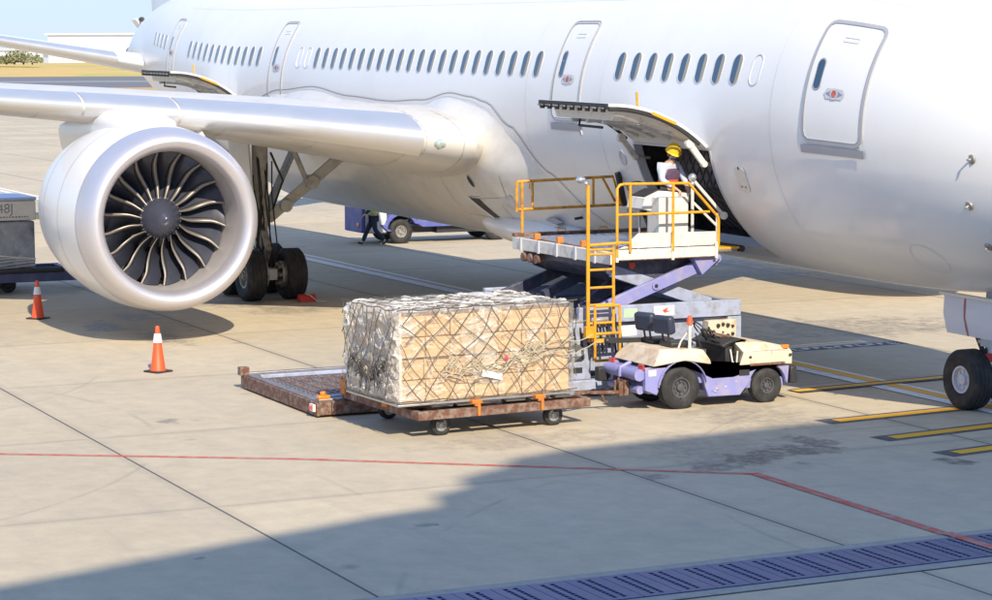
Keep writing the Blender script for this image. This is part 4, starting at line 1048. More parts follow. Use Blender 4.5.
k=MB(); k.bar((20.15,-6.92,.36),(20.22,-5.62,.30),.06,.05); k.tube([(20.22,-5.62,.30),(20.20,-5.42,.30)],.03,8); k.bar((19.85,-6.95,.34),(20.15,-6.2,.335),.035,.035); k.bar((20.5,-6.9,.34),(20.2,-6.2,.335),.035,.035)
k.tube([(20.18,-6.0,.31),(20.2,-5.95,.16),(20.22,-5.9,.15)],.02,6); k.build('bar',M['rust'],tb_)
k=MB(); k.tube([(20.2+.06*math.cos(a),-5.38+.06*math.sin(a),.30) for a in [2*PI*i/14 for i in range(14)]],.018,6,closed=True); k.build('tow_eye',M['rust'],tb_)
# cargo
cg=thing('netted_freight','tall stack of brown cartons wrapped in clear film and a cargo net on the dolly','freight',(DB.x,DB.y,.52))
p_=MB(); p_.rng(L(-1.18,-1.58,.525),L(1.18,1.58,.560)); p_.build('pallet_sheet',M['roller'],cg,bevel=.008)
rnd=random.Random(11)
cw=.44; zs=[.565,.925,1.27,1.60,1.93]
boxes=0
def carton(x0,y0,z0,x1,y1,z1,flap='y'):
    b=MB(); b.rng(L(x0,y0,z0),L(x1,y1,z1)); o=b.build('carton',M['carton'],cg,bevel=.012)
    # tape strip & printed marks
    t=MB(); yc=(y0+y1)/2
    zt=(z0+z1)/2
    t.rng(L(x1-.002,y0+.01,zt-.022),L(x1+.0015,y1-.01,zt+.022)); 
    t.build('packing_tape',M['tape'],o)
    t=MB()
    for k in range(3): t.rng(L(x1-.002,y0+.05,z1-.07-.03*k),L(x1+.0012,y0+.05+rnd.uniform(.05,.13),z1-.056-.03*k))
    t.build('printed_mark',M['printbrown'],o)
    return o
M['printbrown']=mat('faded_print',(.30,.20,.12),.8)
for r in range(4):
    n=7; wid=3.0/n; off=(0 if r%2 else .0)
    for k in range(n):
        y0=-1.5+k*wid; 
        if k==n-1: y1=1.5
        else: y1=y0+wid
        dx=rnd.uniform(-.03,.02); dz=rnd.uniform(-.01,.01)
        if r==1: dx-=.06
        carton(.50+dx,y0+.006,zs[r],1.12+dx,y1-.006,zs[r+1]-.012+dz*0)
    for k in range(3):   # ends behind, left side
        x1=.48-k*.55; carton(x1-.54,-1.5+rnd.uniform(0,.04),zs[r],x1,-.95,zs[r+1]-.012)
        carton(x1-.54,.95,zs[r],x1,1.5-rnd.uniform(0,.04),zs[r+1]-.012)
for k in range(5): carton(-.95,-.94+k*.376+.005,zs[3],.48,-.94+(k+1)*.376-.005,zs[4]-.02)
core=MB(); core.rng(L(-1.15,-.93,.566),L(.47,.93,zs[3]-.01)); core.build('inner_cartons',M['carton'],cg)
# crumpled film shell
def film_mat():
    m=bpy.data.materials.new('clear_film'); m.use_nodes=True; N=m.node_tree.nodes; Lk=m.node_tree.links; b=N['Principled BSDF']; out=N['Material Output']
    b.inputs['Base Color'].default_value=(.86,.82,.75,1); b.inputs['Roughness'].default_value=.16; b.inputs['Specular IOR Level'].default_value=.9
    tc=N.new('ShaderNodeTexCoord'); n=N.new('ShaderNodeTexNoise'); n.inputs['Scale'].default_value=4.5; n.inputs['Detail'].default_value=8; n.inputs['Roughness'].default_value=.65; n.inputs['Distortion'].default_value=1.2; Lk.new(tc.outputs['Object'],n.inputs['Vector'])
    mr=N.new('ShaderNodeMapRange'); mr.inputs[1].default_value=.52; mr.inputs[2].default_value=.74; mr.inputs[3].default_value=.12; mr.inputs[4].default_value=.85; Lk.new(n.outputs['Fac'],mr.inputs[0]); 
    at_=N.new('ShaderNodeAttribute'); at_.attribute_name='opaque'; mxm=N.new('ShaderNodeMath'); mxm.operation='MAXIMUM'; Lk.new(mr.outputs[0],mxm.inputs[0]); Lk.new(at_.outputs['Fac'],mxm.inputs[1]); Lk.new(mxm.outputs[0],b.inputs['Alpha'])
    n2=N.new('ShaderNodeTexNoise'); n2.inputs['Scale'].default_value=9; n2.inputs['Detail'].default_value=6; n2.inputs['Distortion'].default_value=2.5; Lk.new(tc.outputs['Object'],n2.inputs['Vector'])
    bp=N.new('ShaderNodeBump'); bp.inputs['Strength'].default_value=.7; bp.inputs['Distance'].default_value=.06; Lk.new(n2.outputs['Fac'],bp.inputs['Height']); Lk.new(bp.outputs['Normal'],b.inputs['Normal'])
    return m
M['film']=film_mat()
from mathutils import noise as mn
def film():
    b=MB(); op=[]
    X0,X1,Y0,Y1,Z0,Z1=-1.2,1.17,-1.55,1.55,.57,1.985
    def ridge(p):
        q=Vector((p[0]*2.1+p[2]*1.3,p[1]*2.1-p[2]*1.7,p[2]*3.2)); w=Vector((mn.noise(q),mn.noise(q+Vector((7,3,1))),0))*.8
        return max(0,1-abs(mn.noise(q*1.5+w))*5.5)
    def puff(p,amp,s=2.2): return amp*(.4+.5*mn.noise(Vector(p)*s))+amp*.35*mn.noise(Vector(p)*s*3.1)+amp*.55*ridge(p)
    grids=[]
    NY,NX,NZ=110,70,56
    def face(fn,nu,nv,opf):
        o=len(b.v)
        for i in range(nu+1):
            for j in range(nv+1):
                p,nrm=fn(i/nu,j/nv); e=min(i,nu-i,3)/3*min(j,nv-j,3)/3
                amp=opf(p)[1]; q=Vector(p)+Vector(nrm)*puff(p,amp)*e; b.v.append(L(*q)); op.append(min(.9,opf(p)[0]+.45*ridge(p)**2))  # ridges turned more opaque to paint the wrinkle highlights
        for i in range(nu):
            for j in range(nv):
                a=o+i*(nv+1)+j; b.f.append((a,a+1,a+nv+2,a+nv+1)); b.m.append(0)
    r=.07
    face(lambda u,v:((X1,Y0+(Y1-Y0)*u,Z0+(Z1-Z0)*v),(1,0,0)),NY,NZ,lambda p:((.6 if p[1]<-1.50 else (.35 if mn.noise(Vector(p)*1.4+Vector((3,1,0)))>.22 else 0)),.05))
    face(lambda u,v:((X0+(X1-X0)*u,Y0,Z0+(Z1-Z0)*v),(0,-1,0)),NX,NZ,lambda p:(.52+.3*max(0,mn.noise(Vector(p)*2.0)),.11))
    face(lambda u,v:((X0+(X1-X0)*u,Y1,Z0+(Z1-Z0)*v),(0,1,0)),NX,NZ,lambda p:(.5,.08))
    face(lambda u,v:((X0,Y0+(Y1-Y0)*u,Z0+(Z1-Z0)*v),(-1,0,0)),NY,NZ,lambda p:(.5,.05))
    face(lambda u,v:((X0+(X1-X0)*u,Y0+(Y1-Y0)*v,Z1),(0,0,1)),NX,NY,lambda p:(.55,.06))
    o=b.build('plastic_film',M['film'],cg,smooth=180,merge=False,recalc=False)
    at_=o.data.attributes.new('opaque','FLOAT','POINT'); at_.data.foreach_set('value',op); return o
film()
# net: diamond cords over front, left, right and top, sagging slightly
def net():
    n=MB(); rnd=random.Random(4)
    def cord(fn,pts,rad=.0070):
        n.tube([fn(*p) for p in pts],rad,5,cap=False)
    def front(u,v): # u along y, v up
        p=(1.17+.06+.04*mn.noise(Vector((u*2,v*2,1))),u,v); return L(*p)
    def left(u,v):
        p=(u,-1.55-.10-.06*mn.noise(Vector((u*2,v*2,4))),v); return L(*p)
    def right(u,v): return L(u,1.55+.08,v)
    def top(u,v): return L(u,v,1.985+.055)
    Z0,Z1=.60,2.02
    def diag(fn,a0,a1,step,slope,jit=.03):
        for s in(1,-1):
            a=a0-(Z1-Z0)/slope
            while a<a1+(Z1-Z0)/slope:
                pts=[]
                for k in range(15):
                    z=Z1-(Z1-Z0)*k/14; u=a+s*(Z1-z)/slope+jit*mn.noise(Vector((a*2.3,z*2.2,s)))*4+.06*math.sin((z-Z0)*4.2+a)*s
                    if a0<=u<=a1: pts.append((u,z))
                    elif pts: break
                if len(pts)>2: cord(fn,pts)
                a+=step
    diag(front,-1.56,1.56,.36,1.15,.035); diag(left,-1.2,1.18,.31,1.6,.05); diag(right,-1.2,1.18,.34,1.6)
    # top grid
    for s in(1,-1):
        a=-3.5
        while a<3.5:
            pts=[(x,a+s*(x)*.8) for x in [-1.2+2.38*k/12 for k in range(13)]]; pts=[p for p in pts if -1.56<=p[1]<=1.56]
            if len(pts)>2: n.tube([L(p[0],p[1],2.025+  .03*mn.noise(Vector((p[0]*3,p[1]*3,0)))) for p in pts],.0068,5,cap=False)
            a+=.34
    for z in(.60,2.03):
        n.tube([L(1.21+.02*math.sin(i*1.3),-1.60+3.2*i/16,z+.012*math.sin(i*2.1)) for i in range(17)],.009,6); n.tube([L(-1.2+2.4*i/12,-1.63+.02*math.sin(i),z+.015*math.sin(i*1.7)) for i in range(13)],.009,6)
    no=n.build('cargo_net',M['net'],cg,merge=False,recalc=False)
    # tangled lashing ropes
    t=MB()
    for k in range(13):
        y0=rnd.uniform(-1.45,.9); ln=rnd.uniform(.5,1.6); z0=1.12+.10*math.sin(y0*2)+rnd.uniform(-.1,.12)
        t.tube([front(y0+ln*i/10,z0+.05*math.sin(i*.9+k)+rnd.uniform(-.012,.012)+.16*(i/10)*(1 if y0+ln*i/10>.3 else -.3)) for i in range(11)],.008,5)
    for k in range(10):
        y0=rnd.choice([-.55,-.1,.75,.8])+rnd.uniform(-.12,.12); z0=1.15+rnd.uniform(-.05,.1)+(.15 if y0>.5 else 0)
        t.tube([Vector(front(y0+.10*math.cos(i*.8+k),z0+.09*math.sin(i*.9+k*2)))+Vector((.02,0,0)) for i in range(9)],.008,5)
    t.build('lashing_rope',M['ropelight'],cg,merge=False,recalc=False)
    t=MB()
    for k in range(22):
        u0=rnd.uniform(-.75,.75); z0=1.28-.35*math.cos(u0*1.7)+rnd.uniform(-.1,.1)
        t.tube([Vector(left(u0+.22*math.cos(i*.5+k),z0+.12*math.sin(i*.7+k*2)))+Vector((0,-.03,0)) for i in range(8)],.010,5)
    for k in range(7):
        t.tube([left(-.8+1.7*i/12,1.62-.75*math.sin(PI*(.15+.7*i/12))+rnd.uniform(-.03,.03)) for i in range(13)],.010,5)
    t.build('slack_net_rope',M['net'],cg,merge=False,recalc=False)
    q=MB(); q.box(front(.05,.93),(.012,.36,.10),Matrix.Rotation(R_(-14),3,'X')); q.build('document_pouch',M['paper'],cg,bevel=.004)
    q=MB(); q.sphere(Vector(front(.30,1.18))+Vector((.02,0,0)),.035,10,6); q.build('red_tag',M['pink'],cg,smooth=180)
    q=MB(); q.add([L(1.1,1.58,1.0),L(1.15,1.82,1.18),L(1.1,1.6,1.38),L(.9,1.6,1.2)],[(0,1,2,3)]); q.build('loose_film_flap',M['film'],cg,merge=False)
M['ropelight']=mat('pale_rope',(.45,.40,.30),.8,vary=.2); M['pink']=mat('pink_tag',(.75,.05,.14),.5)
net(); tr(cg); cg.scale=(.82,1,1.0); cg.location=cg.location+Vector((.21,-.27,0))
tx_=text3('SIIT',.15,L(-1.25,-1.553,.315),(PI/2,0,0),M['worncream'],dl,'worn_lettering')
tr(dl)
# ---------------- cargo loader
LB=Vector((16.6,-6.2,0))
ld=thing('cargo_loader','scissor lift cargo loader with raised bridge deck and yellow rails at the open hold','cargo loader',LB)
X0,X1=14.6,18.6
# lowered main platform
XM=15.0
b=MB(); b.rng((XM,-10.5,.06),(XM+.12,-5.9,.30)); b.rng((X1,-10.5,.06),(X1+.14,-5.9,.30)); b.rng((XM+.122,-10.5,.06),(X1-.002,-10.36,.27)); b.rng((XM+.122,-10.358,.10),(X1-.002,-5.9,.22))
lp_=b.build('main_platform',M['aplate'],ld,bevel=.01)
b=MB(); b.rng((X1+.142,-10.52,.04),(X1+.20,-5.9,.27)); b.rng((XM-.05,-10.56,.03),(X1+.2,-10.502,.25)); b.build('rusty_side_rail',M['rust'],lp_,bevel=.008)
b=MB(); b.rng((XM+.3,-10.34,.223),(XM+.42,-6,.285)); b.rng((X1-.42,-10.34,.223),(X1-.30,-6,.285)); b.build('guide_rail',M['bluegrey'],lp_,bevel=.01)
# ball deck: rows of raised caster housings
b=MB()
for i in range(12):
    for j in range(17):
        x=XM+.58+i*.215; y=-10.2+j*.255; b.lathe([(.045,.222),(.04,.234),(.0,.238)],(x,y,0),'z',8)
b.build('ball_casters',M['navy'],lp_)
b=MB()
for j in range(17): b.rng((XM+.46,-10.10+j*.255,.2215),(X1-.46,-9.98+j*.255,.229))
b.build('deck_strips',M['rust'],lp_)
b=MB(); b.rng((X1-.05,-10.60,.10),(X1+.14,-10.565,.22)); b.build('red_reflector',M['paper'],lp_); b=MB(); b.rng((X1+.0,-10.63,.13),(X1+.08,-10.602,.19)); b.build('rear_lamp',M['lampred'],lp_)
b=MB(); b.rng((X1-.02,-10.50,.30),(X1+.14,-10.30,.36)); b.tube([(X1+.06,-10.4,.36),(X1+.06,-10.4,.42)],.05,10); b.build('corner_lamp',M['lampamber'],lp_,bevel=.01)
b=MB(); b.rng((XM-.05,-10.62,.25),(XM+.12,-10.45,.40)); b.build('corner_bumper',M['rust'],lp_,bevel=.01)
# chassis
b=MB(); b.rng((X0+.1,-5.75,.42),(X1-.12,-2.35,1.25)); ch_=b.build('chassis',M['bluegrey'],ld,bevel=.02)
b=MB(); b.rng((X1-.119,-5.6,1.27),(X1,-2.32,1.56)); b.rng((X0,-5.6,1.27),(X0+.119,-2.32,1.56)); b.rng((X0+.12,-2.42,1.27),(X1-.12,-2.32,1.52)); b.build('top_beam',M['bluegrey'],ch_,bevel=.012)
b=MB(); b.rng((X0+.12,-5.4,1.3),(X1-.12,-2.45,1.34)); b.build('scissor_bed',M['navy'],ch_)
b=MB(); b.rng((X1-.118,-2.58,.5),(X1-.02,-2.30,1.255)); b.rng((X1-.118,-5.0,.5),(X1-.05,-2.62,.6)); b.build('corner_post',M['bluegrey'],ch_,bevel=.01)
b=MB(); b.rng((X1-.019,-2.40,.76),(X1-.005,-2.33,.86)); b.build('side_marker',M['lampred'],ch_)
b=MB(); b.rng((X1-.10,-3.05,.84),(X1+.10,-2.47,1.21)); cb_=b.build('control_box',M['cream'],ch_,bevel=.015)
b=MB()
for (y,z,r) in((-2.86,1.12,.035),(-2.76,1.14,.03),(-2.66,1.12,.035),(-2.86,.93,.035),(-2.66,.93,.035),(-2.56,1.10,.025),(-2.56,.96,.03),(-2.76,1.0,.015)): b.lathe([(r,0),(r,.03),(0,.035)],(X1+.10,y,z),'x',12)
b.build('control_knobs',M['black'],cb_)
b=MB(); b.rng((X1-.1175,-4.75,1.0),(X1-.108,-4.4,1.2)); b.build('notice_plate',M['paper'],ch_)
b=MB(); b.rng((X1+.001,-4.72,1.34),(X1+.006,-4.45,1.50)); b.build('green_notice',M['noticeg'],ch_); b=MB(); b.rng((X1+.001,-4.12,1.34),(X1+.006,-3.70,1.52)); nz=b.build('white_notice',M['paper'],ch_)
b=MB(); b.add([(X1+.008,-3.95,1.44),(X1+.008,-3.82,1.49),(X1+.008,-3.86,1.43),(X1+.008,-3.76,1.42),(X1+.008,-3.9,1.39)],[(0,4,2,1),(4,3,2)]); b.build('red_logo',M['redl'],nz,merge=False)
M['noticeg']
# end column and machinery seen beside the ladder
b=MB(); b.rng((X1-.55,-5.95,.30),(X1+.02,-5.38,1.30)); b.rng((X1-.6,-6.0,.12),(X1+.12,-5.0,.30)); cl=b.build('front_column',M['bluegrey'],ch_,bevel=.015)
b=MB()
for z in(.42,.62,.82): b.rng((X1+.019,-5.85,z),(X1+.024,-5.55,z+.10))
b.build('column_slots',M['dark'],cl)
b=MB(); rnd=random.Random(8)
for k in range(9):
    y=-5.9+k*.13; b.tube([(X1-.2,y,1.5+rnd.uniform(-.1,.1)),(X1+.02,y+.05,1.2),(X1+.05,y+.1,.8+rnd.uniform(-.2,.1))],.022,6)
b.tube([(X1-.25,-5.8,1.36),(X1-.25,-5.2,1.38)],.09,12); b.build('hydraulic_hoses',M['black'],ch_)
b=MB(); b.tube([(X1-.05,-5.75,1.30),(X1-.05,-5.05,1.32)],.07,12); b.tube([(X1-.05,-5.6,1.02),(X1-.05,-5.0,1.02)],.055,12); b.build('hydraulic_cylinder',M['roller'],ch_,smooth=40)
b=MB(); b.rng((X1-.3,-6.15,.5),(X1-.05,-5.96,1.25)); b.build('step_panel',M['navy'],ch_,bevel=.01)
# stabiliser legs & wheels of the loader
for x,y in((X1-.35,-4.0),(X0+.35,-4.0),(X1-.35,-2.95),(X0+.35,-2.95)):
    wheel_mb((x,y,.30),.30,.24,.5,'x').build('loader_wheel',[M['rubber'],M['black'],M['black']],ld,smooth=40)
# scissors
def arm(x,a,bp,m=None,w=.22,t=.10,nm='scissor_arm'):
    b=MB(); b.bar((x,a[0],a[1]),(x,bp[0],bp[1]),t,w); o=b.build(nm,m or M['purple'],ld,bevel=.012)
    p=MB(); 
    for q in(a,bp,((a[0]+bp[0])/2,(a[1]+bp[1])/2)):
        p=MB(); p.tube([(x-.07,q[0],q[1]),(x+.075,q[0],q[1])],.075,14); p.tube([(x-.08,q[0],q[1]),(x+.085,q[0],q[1])],.035,10,1)
        p.build('pivot_pin',[m or M['purple'],M['black']],o)
    return o
arm(X1-.22,(-5.25,1.42),(-2.72,2.30)); arm(X1-.40,(-2.75,1.46),(-4.75,2.14),M['bluegrey']); 
arm(X0+.25,(-5.3,1.42),(-2.85,2.28),M['navy']); arm(X0+.42,(-2.9,1.44),(-4.7,2.1),M['navy'])
b=MB(); b.tube([(X0+.2,-3.95,1.85),(X1-.2,-3.95,1.85)],.06,10); b.bar((X0+1.2,-4.9,1.5),(X0+1.2,-3.2,2.2),.14,.16); b.bar((X0+2.8,-4.9,1.5),(X0+2.8,-3.2,2.2),.14,.16)
b.bar((X1-1.2,-4.95,1.42),(X1-1.2,-4.2,1.95),.13,.12); b.build('lift_ram',M['navy'],ld)
# bridge deck (raised)
b=MB(); b.rng((X0+.02,-4.86,2.40),(X1-.07,-2.86,2.47)); bd=b.build('bridge_deck',M['aplate'],ld,bevel=.006)
b=MB(); b.rng((X0,-4.97,2.28),(X1-.06,-4.87,2.50)); 
b.build('end_panel',M['creamw'],bd,bevel=.008)
b=MB()
for i in range(5):
    b=MB(); b.rng((X0+.35+i*.75,-4.995,2.27),(X0+.42+i*.75,-4.972,2.51)); b.build('panel_bracket',M['seamlight'],bd)
b=MB(); b.prism([(-4.85,2.38),(-2.9,2.38),(-2.75,2.30),(-3.1,2.0),(-3.9,1.88),(-4.5,1.92),(-4.8,2.15)],'x',X0+.15,X1-.36); b.build('under_frame',M['navy'],bd,bevel=.02)
b=MB(); b.prism([(-3.1,2.02),(-2.70,2.33),(-2.75,2.37),(-3.3,2.37)],'x',X1-.245,X1-.05); b.prism([(-2.95,2.10),(-2.62,2.20),(-2.62,2.36),(-2.9,2.36)],'x',X1-.5,X1-.25); b.build('frame_gusset',M['purple'],bd,bevel=.012)
b=MB(); 
for k in range(3):
    b=MB(); b.tube([(X0+.5+k*.28,-5.0,2.16),(X0+.5+k*.28,-4.85,2.16)],.085,14); b.build('guide_wheel',M['rust'],bd,smooth=40)
b=MB()
for k in range(11): 
    y=-4.72+k*.175; b.tube([(X0+.35,y,2.50),(X1-.75,y,2.50)],.034,10)
b.build('deck_rollers',M['roller'],bd,smooth=40)
for k in range(3):
    b=MB(); x=X0+.75+k*.95; b.rng((x,-4.90,2.50),(x+.10,-4.78,2.62)); b.build('cargo_stop',M['stoporange'] if 'stoporange' in M else M['yellow'],bd,bevel=.015)
b=MB(); b.rng((X1-.62,-4.84,2.472),(X1-.06,-4.45,2.60)); b.build('blue_step',M['bluegrey'],bd,bevel=.01)
# bridge lip toward the aircraft
b=MB(); b.rng((X0+.5,-2.858,2.42),(X1-.7,-2.15,2.47)); b.rng((X1-.69,-2.858,2.42),(X1-.1,-2.35,2.46)); b.build('bridge_lip',M['aplate'],bd,bevel=.006)
b=MB(); b.rng((X1-.5,-2.84,2.462),(X1-.1,-2.30,2.50)); b.build('yellow_lip_edge',M['yellow'],bd,bevel=.005)
b=MB(); b.tube([(X0+.5,-2.12,2.44),(X1-.3,-2.12,2.44)],.06,10); b.build('bumper_roll',M['black'],bd)
# side panel near the camera
b=MB(); b.prism([(-4.88,2.36),(-2.83,2.36),(-2.83,2.54),(-4.88,2.54)],'x',X1-.055,X1+.03); b.prism([(-4.80,2.56),(-2.85,2.56),(-2.85,2.80),(-4.42,2.82),(-4.70,2.60)],'x',X1-.045,X1+.0); sp_=b.build('side_panel',M['creamw'],bd,bevel=.008)
b=MB()
for y in(-4.88,-3.76,-2.87):
    b=MB(); b.rng((X1+.031,y-.025,2.33),(X1+.06,y+.025,2.62)); b.build('panel_strap',M['creamw'],sp_)
b=MB(); b.rng((X1+.031,-4.8,2.352),(X1+.034,-2.9,2.368)); b.build('worn_edge',M['rust'],sp_)
# near railing
rl=MB(); xr=X1+.05; r=.026
rl.tube([(xr,-4.88,2.42),(xr,-4.88,3.62),(xr,-4.83,3.68),(xr,-4.75,3.695),(xr,-3.45,3.68),(xr,-2.85,3.07),(xr,-2.83,2.99),(xr,-2.83,2.56)],r,10)
rl.tube([(xr,-4.88,3.16),(xr,-3.02,3.16)],r*.9,10); rl.tube([(xr,-4.62,3.69),(xr,-4.62,2.5)],r,10); rl.tube([(xr,-3.76,3.69),(xr,-3.76,2.5)],r,10); rl.tube([(xr,-4.88,2.68),(xr,-4.62,2.66)],r*.9,8)
rl.build('near_guard_rail',M['yellow'],bd,smooth=40)
# far railing
rl=MB(); xf=X0; rl.tube([(xf,-4.87,2.98),(xf,-4.87,3.55),(xf,-2.80,3.60),(xf,-2.62,3.05)],.03,10); rl.tube([(xf,-4.87,3.02),(xf,-2.60,3.05)],.028,10); rl.tube([(xf,-4.87,2.98),(xf,-4.87,3.56)],.03,8); rl.tube([(xf,-4.76,3.05),(xf,-4.76,2.52)],.03,8); rl.tube([(xf,-4.76,3.55),(xf,-4.76,3.03)],.03,8)
for y in(-4.54,-3.23): rl.tube([(xf,y,3.56),(xf,y,3.03)],.026,8)
rl.tube([(xf,-3.02,3.57),(xf,-2.75,3.11)],.026,8); rl.tube([(xf,-4.6,3.56),(xf,-4.6,3.40)],.012,6)
rl.build('far_guard_rail',M['yellowrust'],bd,smooth=40)
b=MB(); b.rng((xf-.06,-4.95,2.51),(xf+.08,-1.85,2.575)); b.build('rusty_kerb',M['rust'],bd,bevel=.008)
b=MB()
for y in(-4.0,-3.1): b.tube([(xf+.01,y,2.57),(xf+.01,y,2.63),(xf+.01,y+.16,2.63),(xf+.01,y+.16,2.57)],.014,6)
b.build('lifting_eye',M['yellow'],bd)
b=MB(); b.bar((xf,-2.70,3.68),(xf,-2.54,3.02),.10,.10); b.build('rail_pad',M['black'],bd,bevel=.015)
# ladder
b=MB(); xl=18.78
b.tube([(xl,-5.52,1.05),(xl,-5.52,3.70)],.034,10); b.tube([(xl,-5.02,1.1),(xl,-5.02,2.62)],.028,10)
b.build('ladder_post',M['yellow'],ld,smooth=40)
b=MB()
for z in(2.58,2.50,2.23,1.92,1.62,1.30,1.0):
    b=MB(); b.tube([(xl,-5.52,z),(xl,-5.02,z)],.022,8); b.build('ladder_rung',M['yellow'],ld,smooth=40)
b=MB(); b.tube([(xl,-5.52,2.66),(xl,-4.88,2.68)],.026,8); b.build('entry_bar',M['yellow'],ld,smooth=40)
b=MB()
xc=xl+.07
for a_,c_ in(((-5.42,1.60),(-4.93,1.60)),((-5.42,.65),(-4.93,.65)),((-5.42,1.12),(-4.93,1.12)),((-5.42,.98),(-4.93,.98)),((-5.42,1.60),(-5.42,.65)),((-4.93,1.60),(-4.93,.65))): b.tube([(xc,a_[0],a_[1]),(xc,c_[0],c_[1])],.026,8)
b.rng((xc-.05,-5.62,1.06),(xc+.05,-5.46,1.26)); b.build('folding_step',M['yellow'],ld,bevel=.004)
b=MB(); b.tube([(xl,-5.52,3.70),(xl,-5.58,3.76)],.03,8); b.sphere((xl,-5.66,3.80),.075,10,7,sx=1,sy=1.3,sz=.8); b.build('work_lamp',M['lampsilver'],ld,smooth=180)
# console
b=MB(); b.rng((17.55,-3.70,2.47),(18.0,-3.10,3.42)); co_=b.build('console',M['creamw'],bd,bevel=.015); co_.location=(.34,-.17,0)
b=MB(); b.prism([(-4.05,3.20),(-3.70,3.12),(-3.08,3.30),(-3.08,3.46),(-3.70,3.52),(-4.0,3.40)],'x',17.45,18.05); b.build('console_top',M['creamw'],co_,bevel=.012)
b=MB(); b.prism([(-3.98,3.415),(-3.70,3.53),(-3.10,3.47),(-3.10,3.48),(-3.70,3.545),(-3.98,3.43)],'x',17.5,18.0); b.build('instrument_panel',M['black'],co_)
b=MB()
for k in range(8): b.tube([(17.8+.02*k,-3.95+.02*k,3.2),(17.85,-3.85+.02*k,2.9),(17.8,-3.75,2.5)],.012,5)
b.build('control_cable',M['black'],co_)
b=MB(); b.tube([(17.95,-3.86,2.48),(17.95,-3.86,3.2)],.022,8); b.tube([(17.6,-3.86,2.48),(17.6,-3.86,3.2)],.022,8); b.build('console_leg',M['roller'],co_)
b=MB(); b.tube([(17.75+.0,-4.0+.19*math.cos(a),3.58+.10*math.sin(a)) for a in [PI*.1+PI*1.1*i/10 for i in range(11)]],.014,6); b.build('console_handle',M['black'],co_)
# white frame at bridge front with lamp
b=MB(); xw=18.25; b.tube([(xw,-3.14,2.5),(xw,-3.14,3.62)],.03,8); b.bar((xw,-3.10,3.68),(xw,-2.50,3.06),.05,.05); b.bar((xw,-3.12,3.3),(xw,-2.62,2.86),.04,.04); b.tube([(xw,-2.62,2.5),(xw,-2.62,3.1)],.03,8); b.tube([(xw-.05,-2.50,3.05),(xw+.05,-2.50,3.05)],.07,12)
b.build('bridge_front_frame',M['creamw'],bd)
b=MB(); b.tube([(xw,-3.14,3.60),(xw,-3.14,3.68)],.04,8); b.sphere((xw,-3.14,3.75),.08,12,8); b.build('deck_lamp',M['lampsilver'],bd,smooth=180)
b=MB(); b.add([(X1-.355,-4.42,2.20),(X1-.355,-4.30,2.20),(X1-.355,-4.30,2.27),(X1-.355,-4.42,2.27),(X1-.355,-4.36,2.14)],[(0,4,1,2,3)]); b.build('reflector',M['vestred'],bd,merge=False)
# ---------------- tractor
TBs=Vector((20.0,-4.0,0))
tg=thing('baggage_tractor','small open lavender and cream baggage tractor hitched to the freight dolly','tractor',TBs)
TX0,TX1=19.42,20.66
def arc(cy,cz,r,a0,a1,n=8): return [(cy+r*math.cos(R_(a0+(a1-a0)*i/n)),cz+r*math.sin(R_(a0+(a1-a0)*i/n))) for i in range(n+1)]
RW=(-4.72,.365); FW=(-3.03,.30)
b=MB()
# side skins near and far with wheel arches
side=[(-5.42,.74)]+[(-5.42,.38),(-5.28,.30)]+[(-5.17,.30)]+arc(RW[0],RW[1],.43,190,12,14)+[(-4.25,.20),(-3.55,.18)]+arc(FW[0],FW[1],.36,200,-20,12)[:] 
side=[(-5.42,.74),(-5.42,.36),(-5.20,.27)]+arc(RW[0],RW[1],.45,185,0,14)+[(-4.20,.18),(-3.58,.17)]+arc(FW[0],FW[1],.37,168,12,10)+[(-2.63,.30),(-2.60,.62),(-3.57,.66),(-3.72,.50),(-4.12,.50),(-4.40,.74)]
b.prism(side,'x',TX1-.10,TX1); b.prism(side,'x',TX0,TX0+.10)
b.rng((TX0+.102,-5.38,.42),(TX1-.102,-4.2,.70)); b.rng((TX0+.102,-4.2,.26),(TX1-.102,-2.66,.42)); b.rng((TX0+.3,-5.2,.25),(TX1-.3,-2.8,.419))
tb2=b.build('body',M['purple'],tg,bevel=.012)
# arched fender lip
for x0,x1 in((TX1-.09,TX1+.05),(TX0-.05,TX0+.09)):
    b=MB(); a_=arc(RW[0],RW[1],.46,176,10,14); a2=arc(RW[0],RW[1],.475,176,10,14); b.prism(a_+a2[::-1],'x',x0,x1); b.build('fender_lip',M['purple'],tb2,bevel=.006)
# cream rear deck
b=MB(); 
def lofty(secs): 
    q=MB(); q.loft(secs,cap=True); return q
secs=[[(TX0-.04,-5.34,.76),(TX1+.06,-5.30,.76),(TX1+.05,-5.24,.82),(TX1-.06,-5.10,1.03),(TX0+.06,-5.12,1.03),(TX0-.04,-5.30,.84)],
      [(TX0-.05,-4.7,.83),(TX1+.07,-4.7,.83),(TX1+.07,-4.68,.89),(TX1-.05,-4.66,1.02),(TX0+.05,-4.66,1.02),(TX0-.05,-4.68,.89)],
      [(TX0-.04,-4.18,.74),(TX1+.06,-4.18,.74),(TX1+.06,-4.20,.82),(TX1-.04,-4.28,.985),(TX0+.04,-4.28,.985),(TX0-.04,-4.20,.82)]]
lofty(secs).build('rear_deck',M['cream'],tg,bevel=.02)
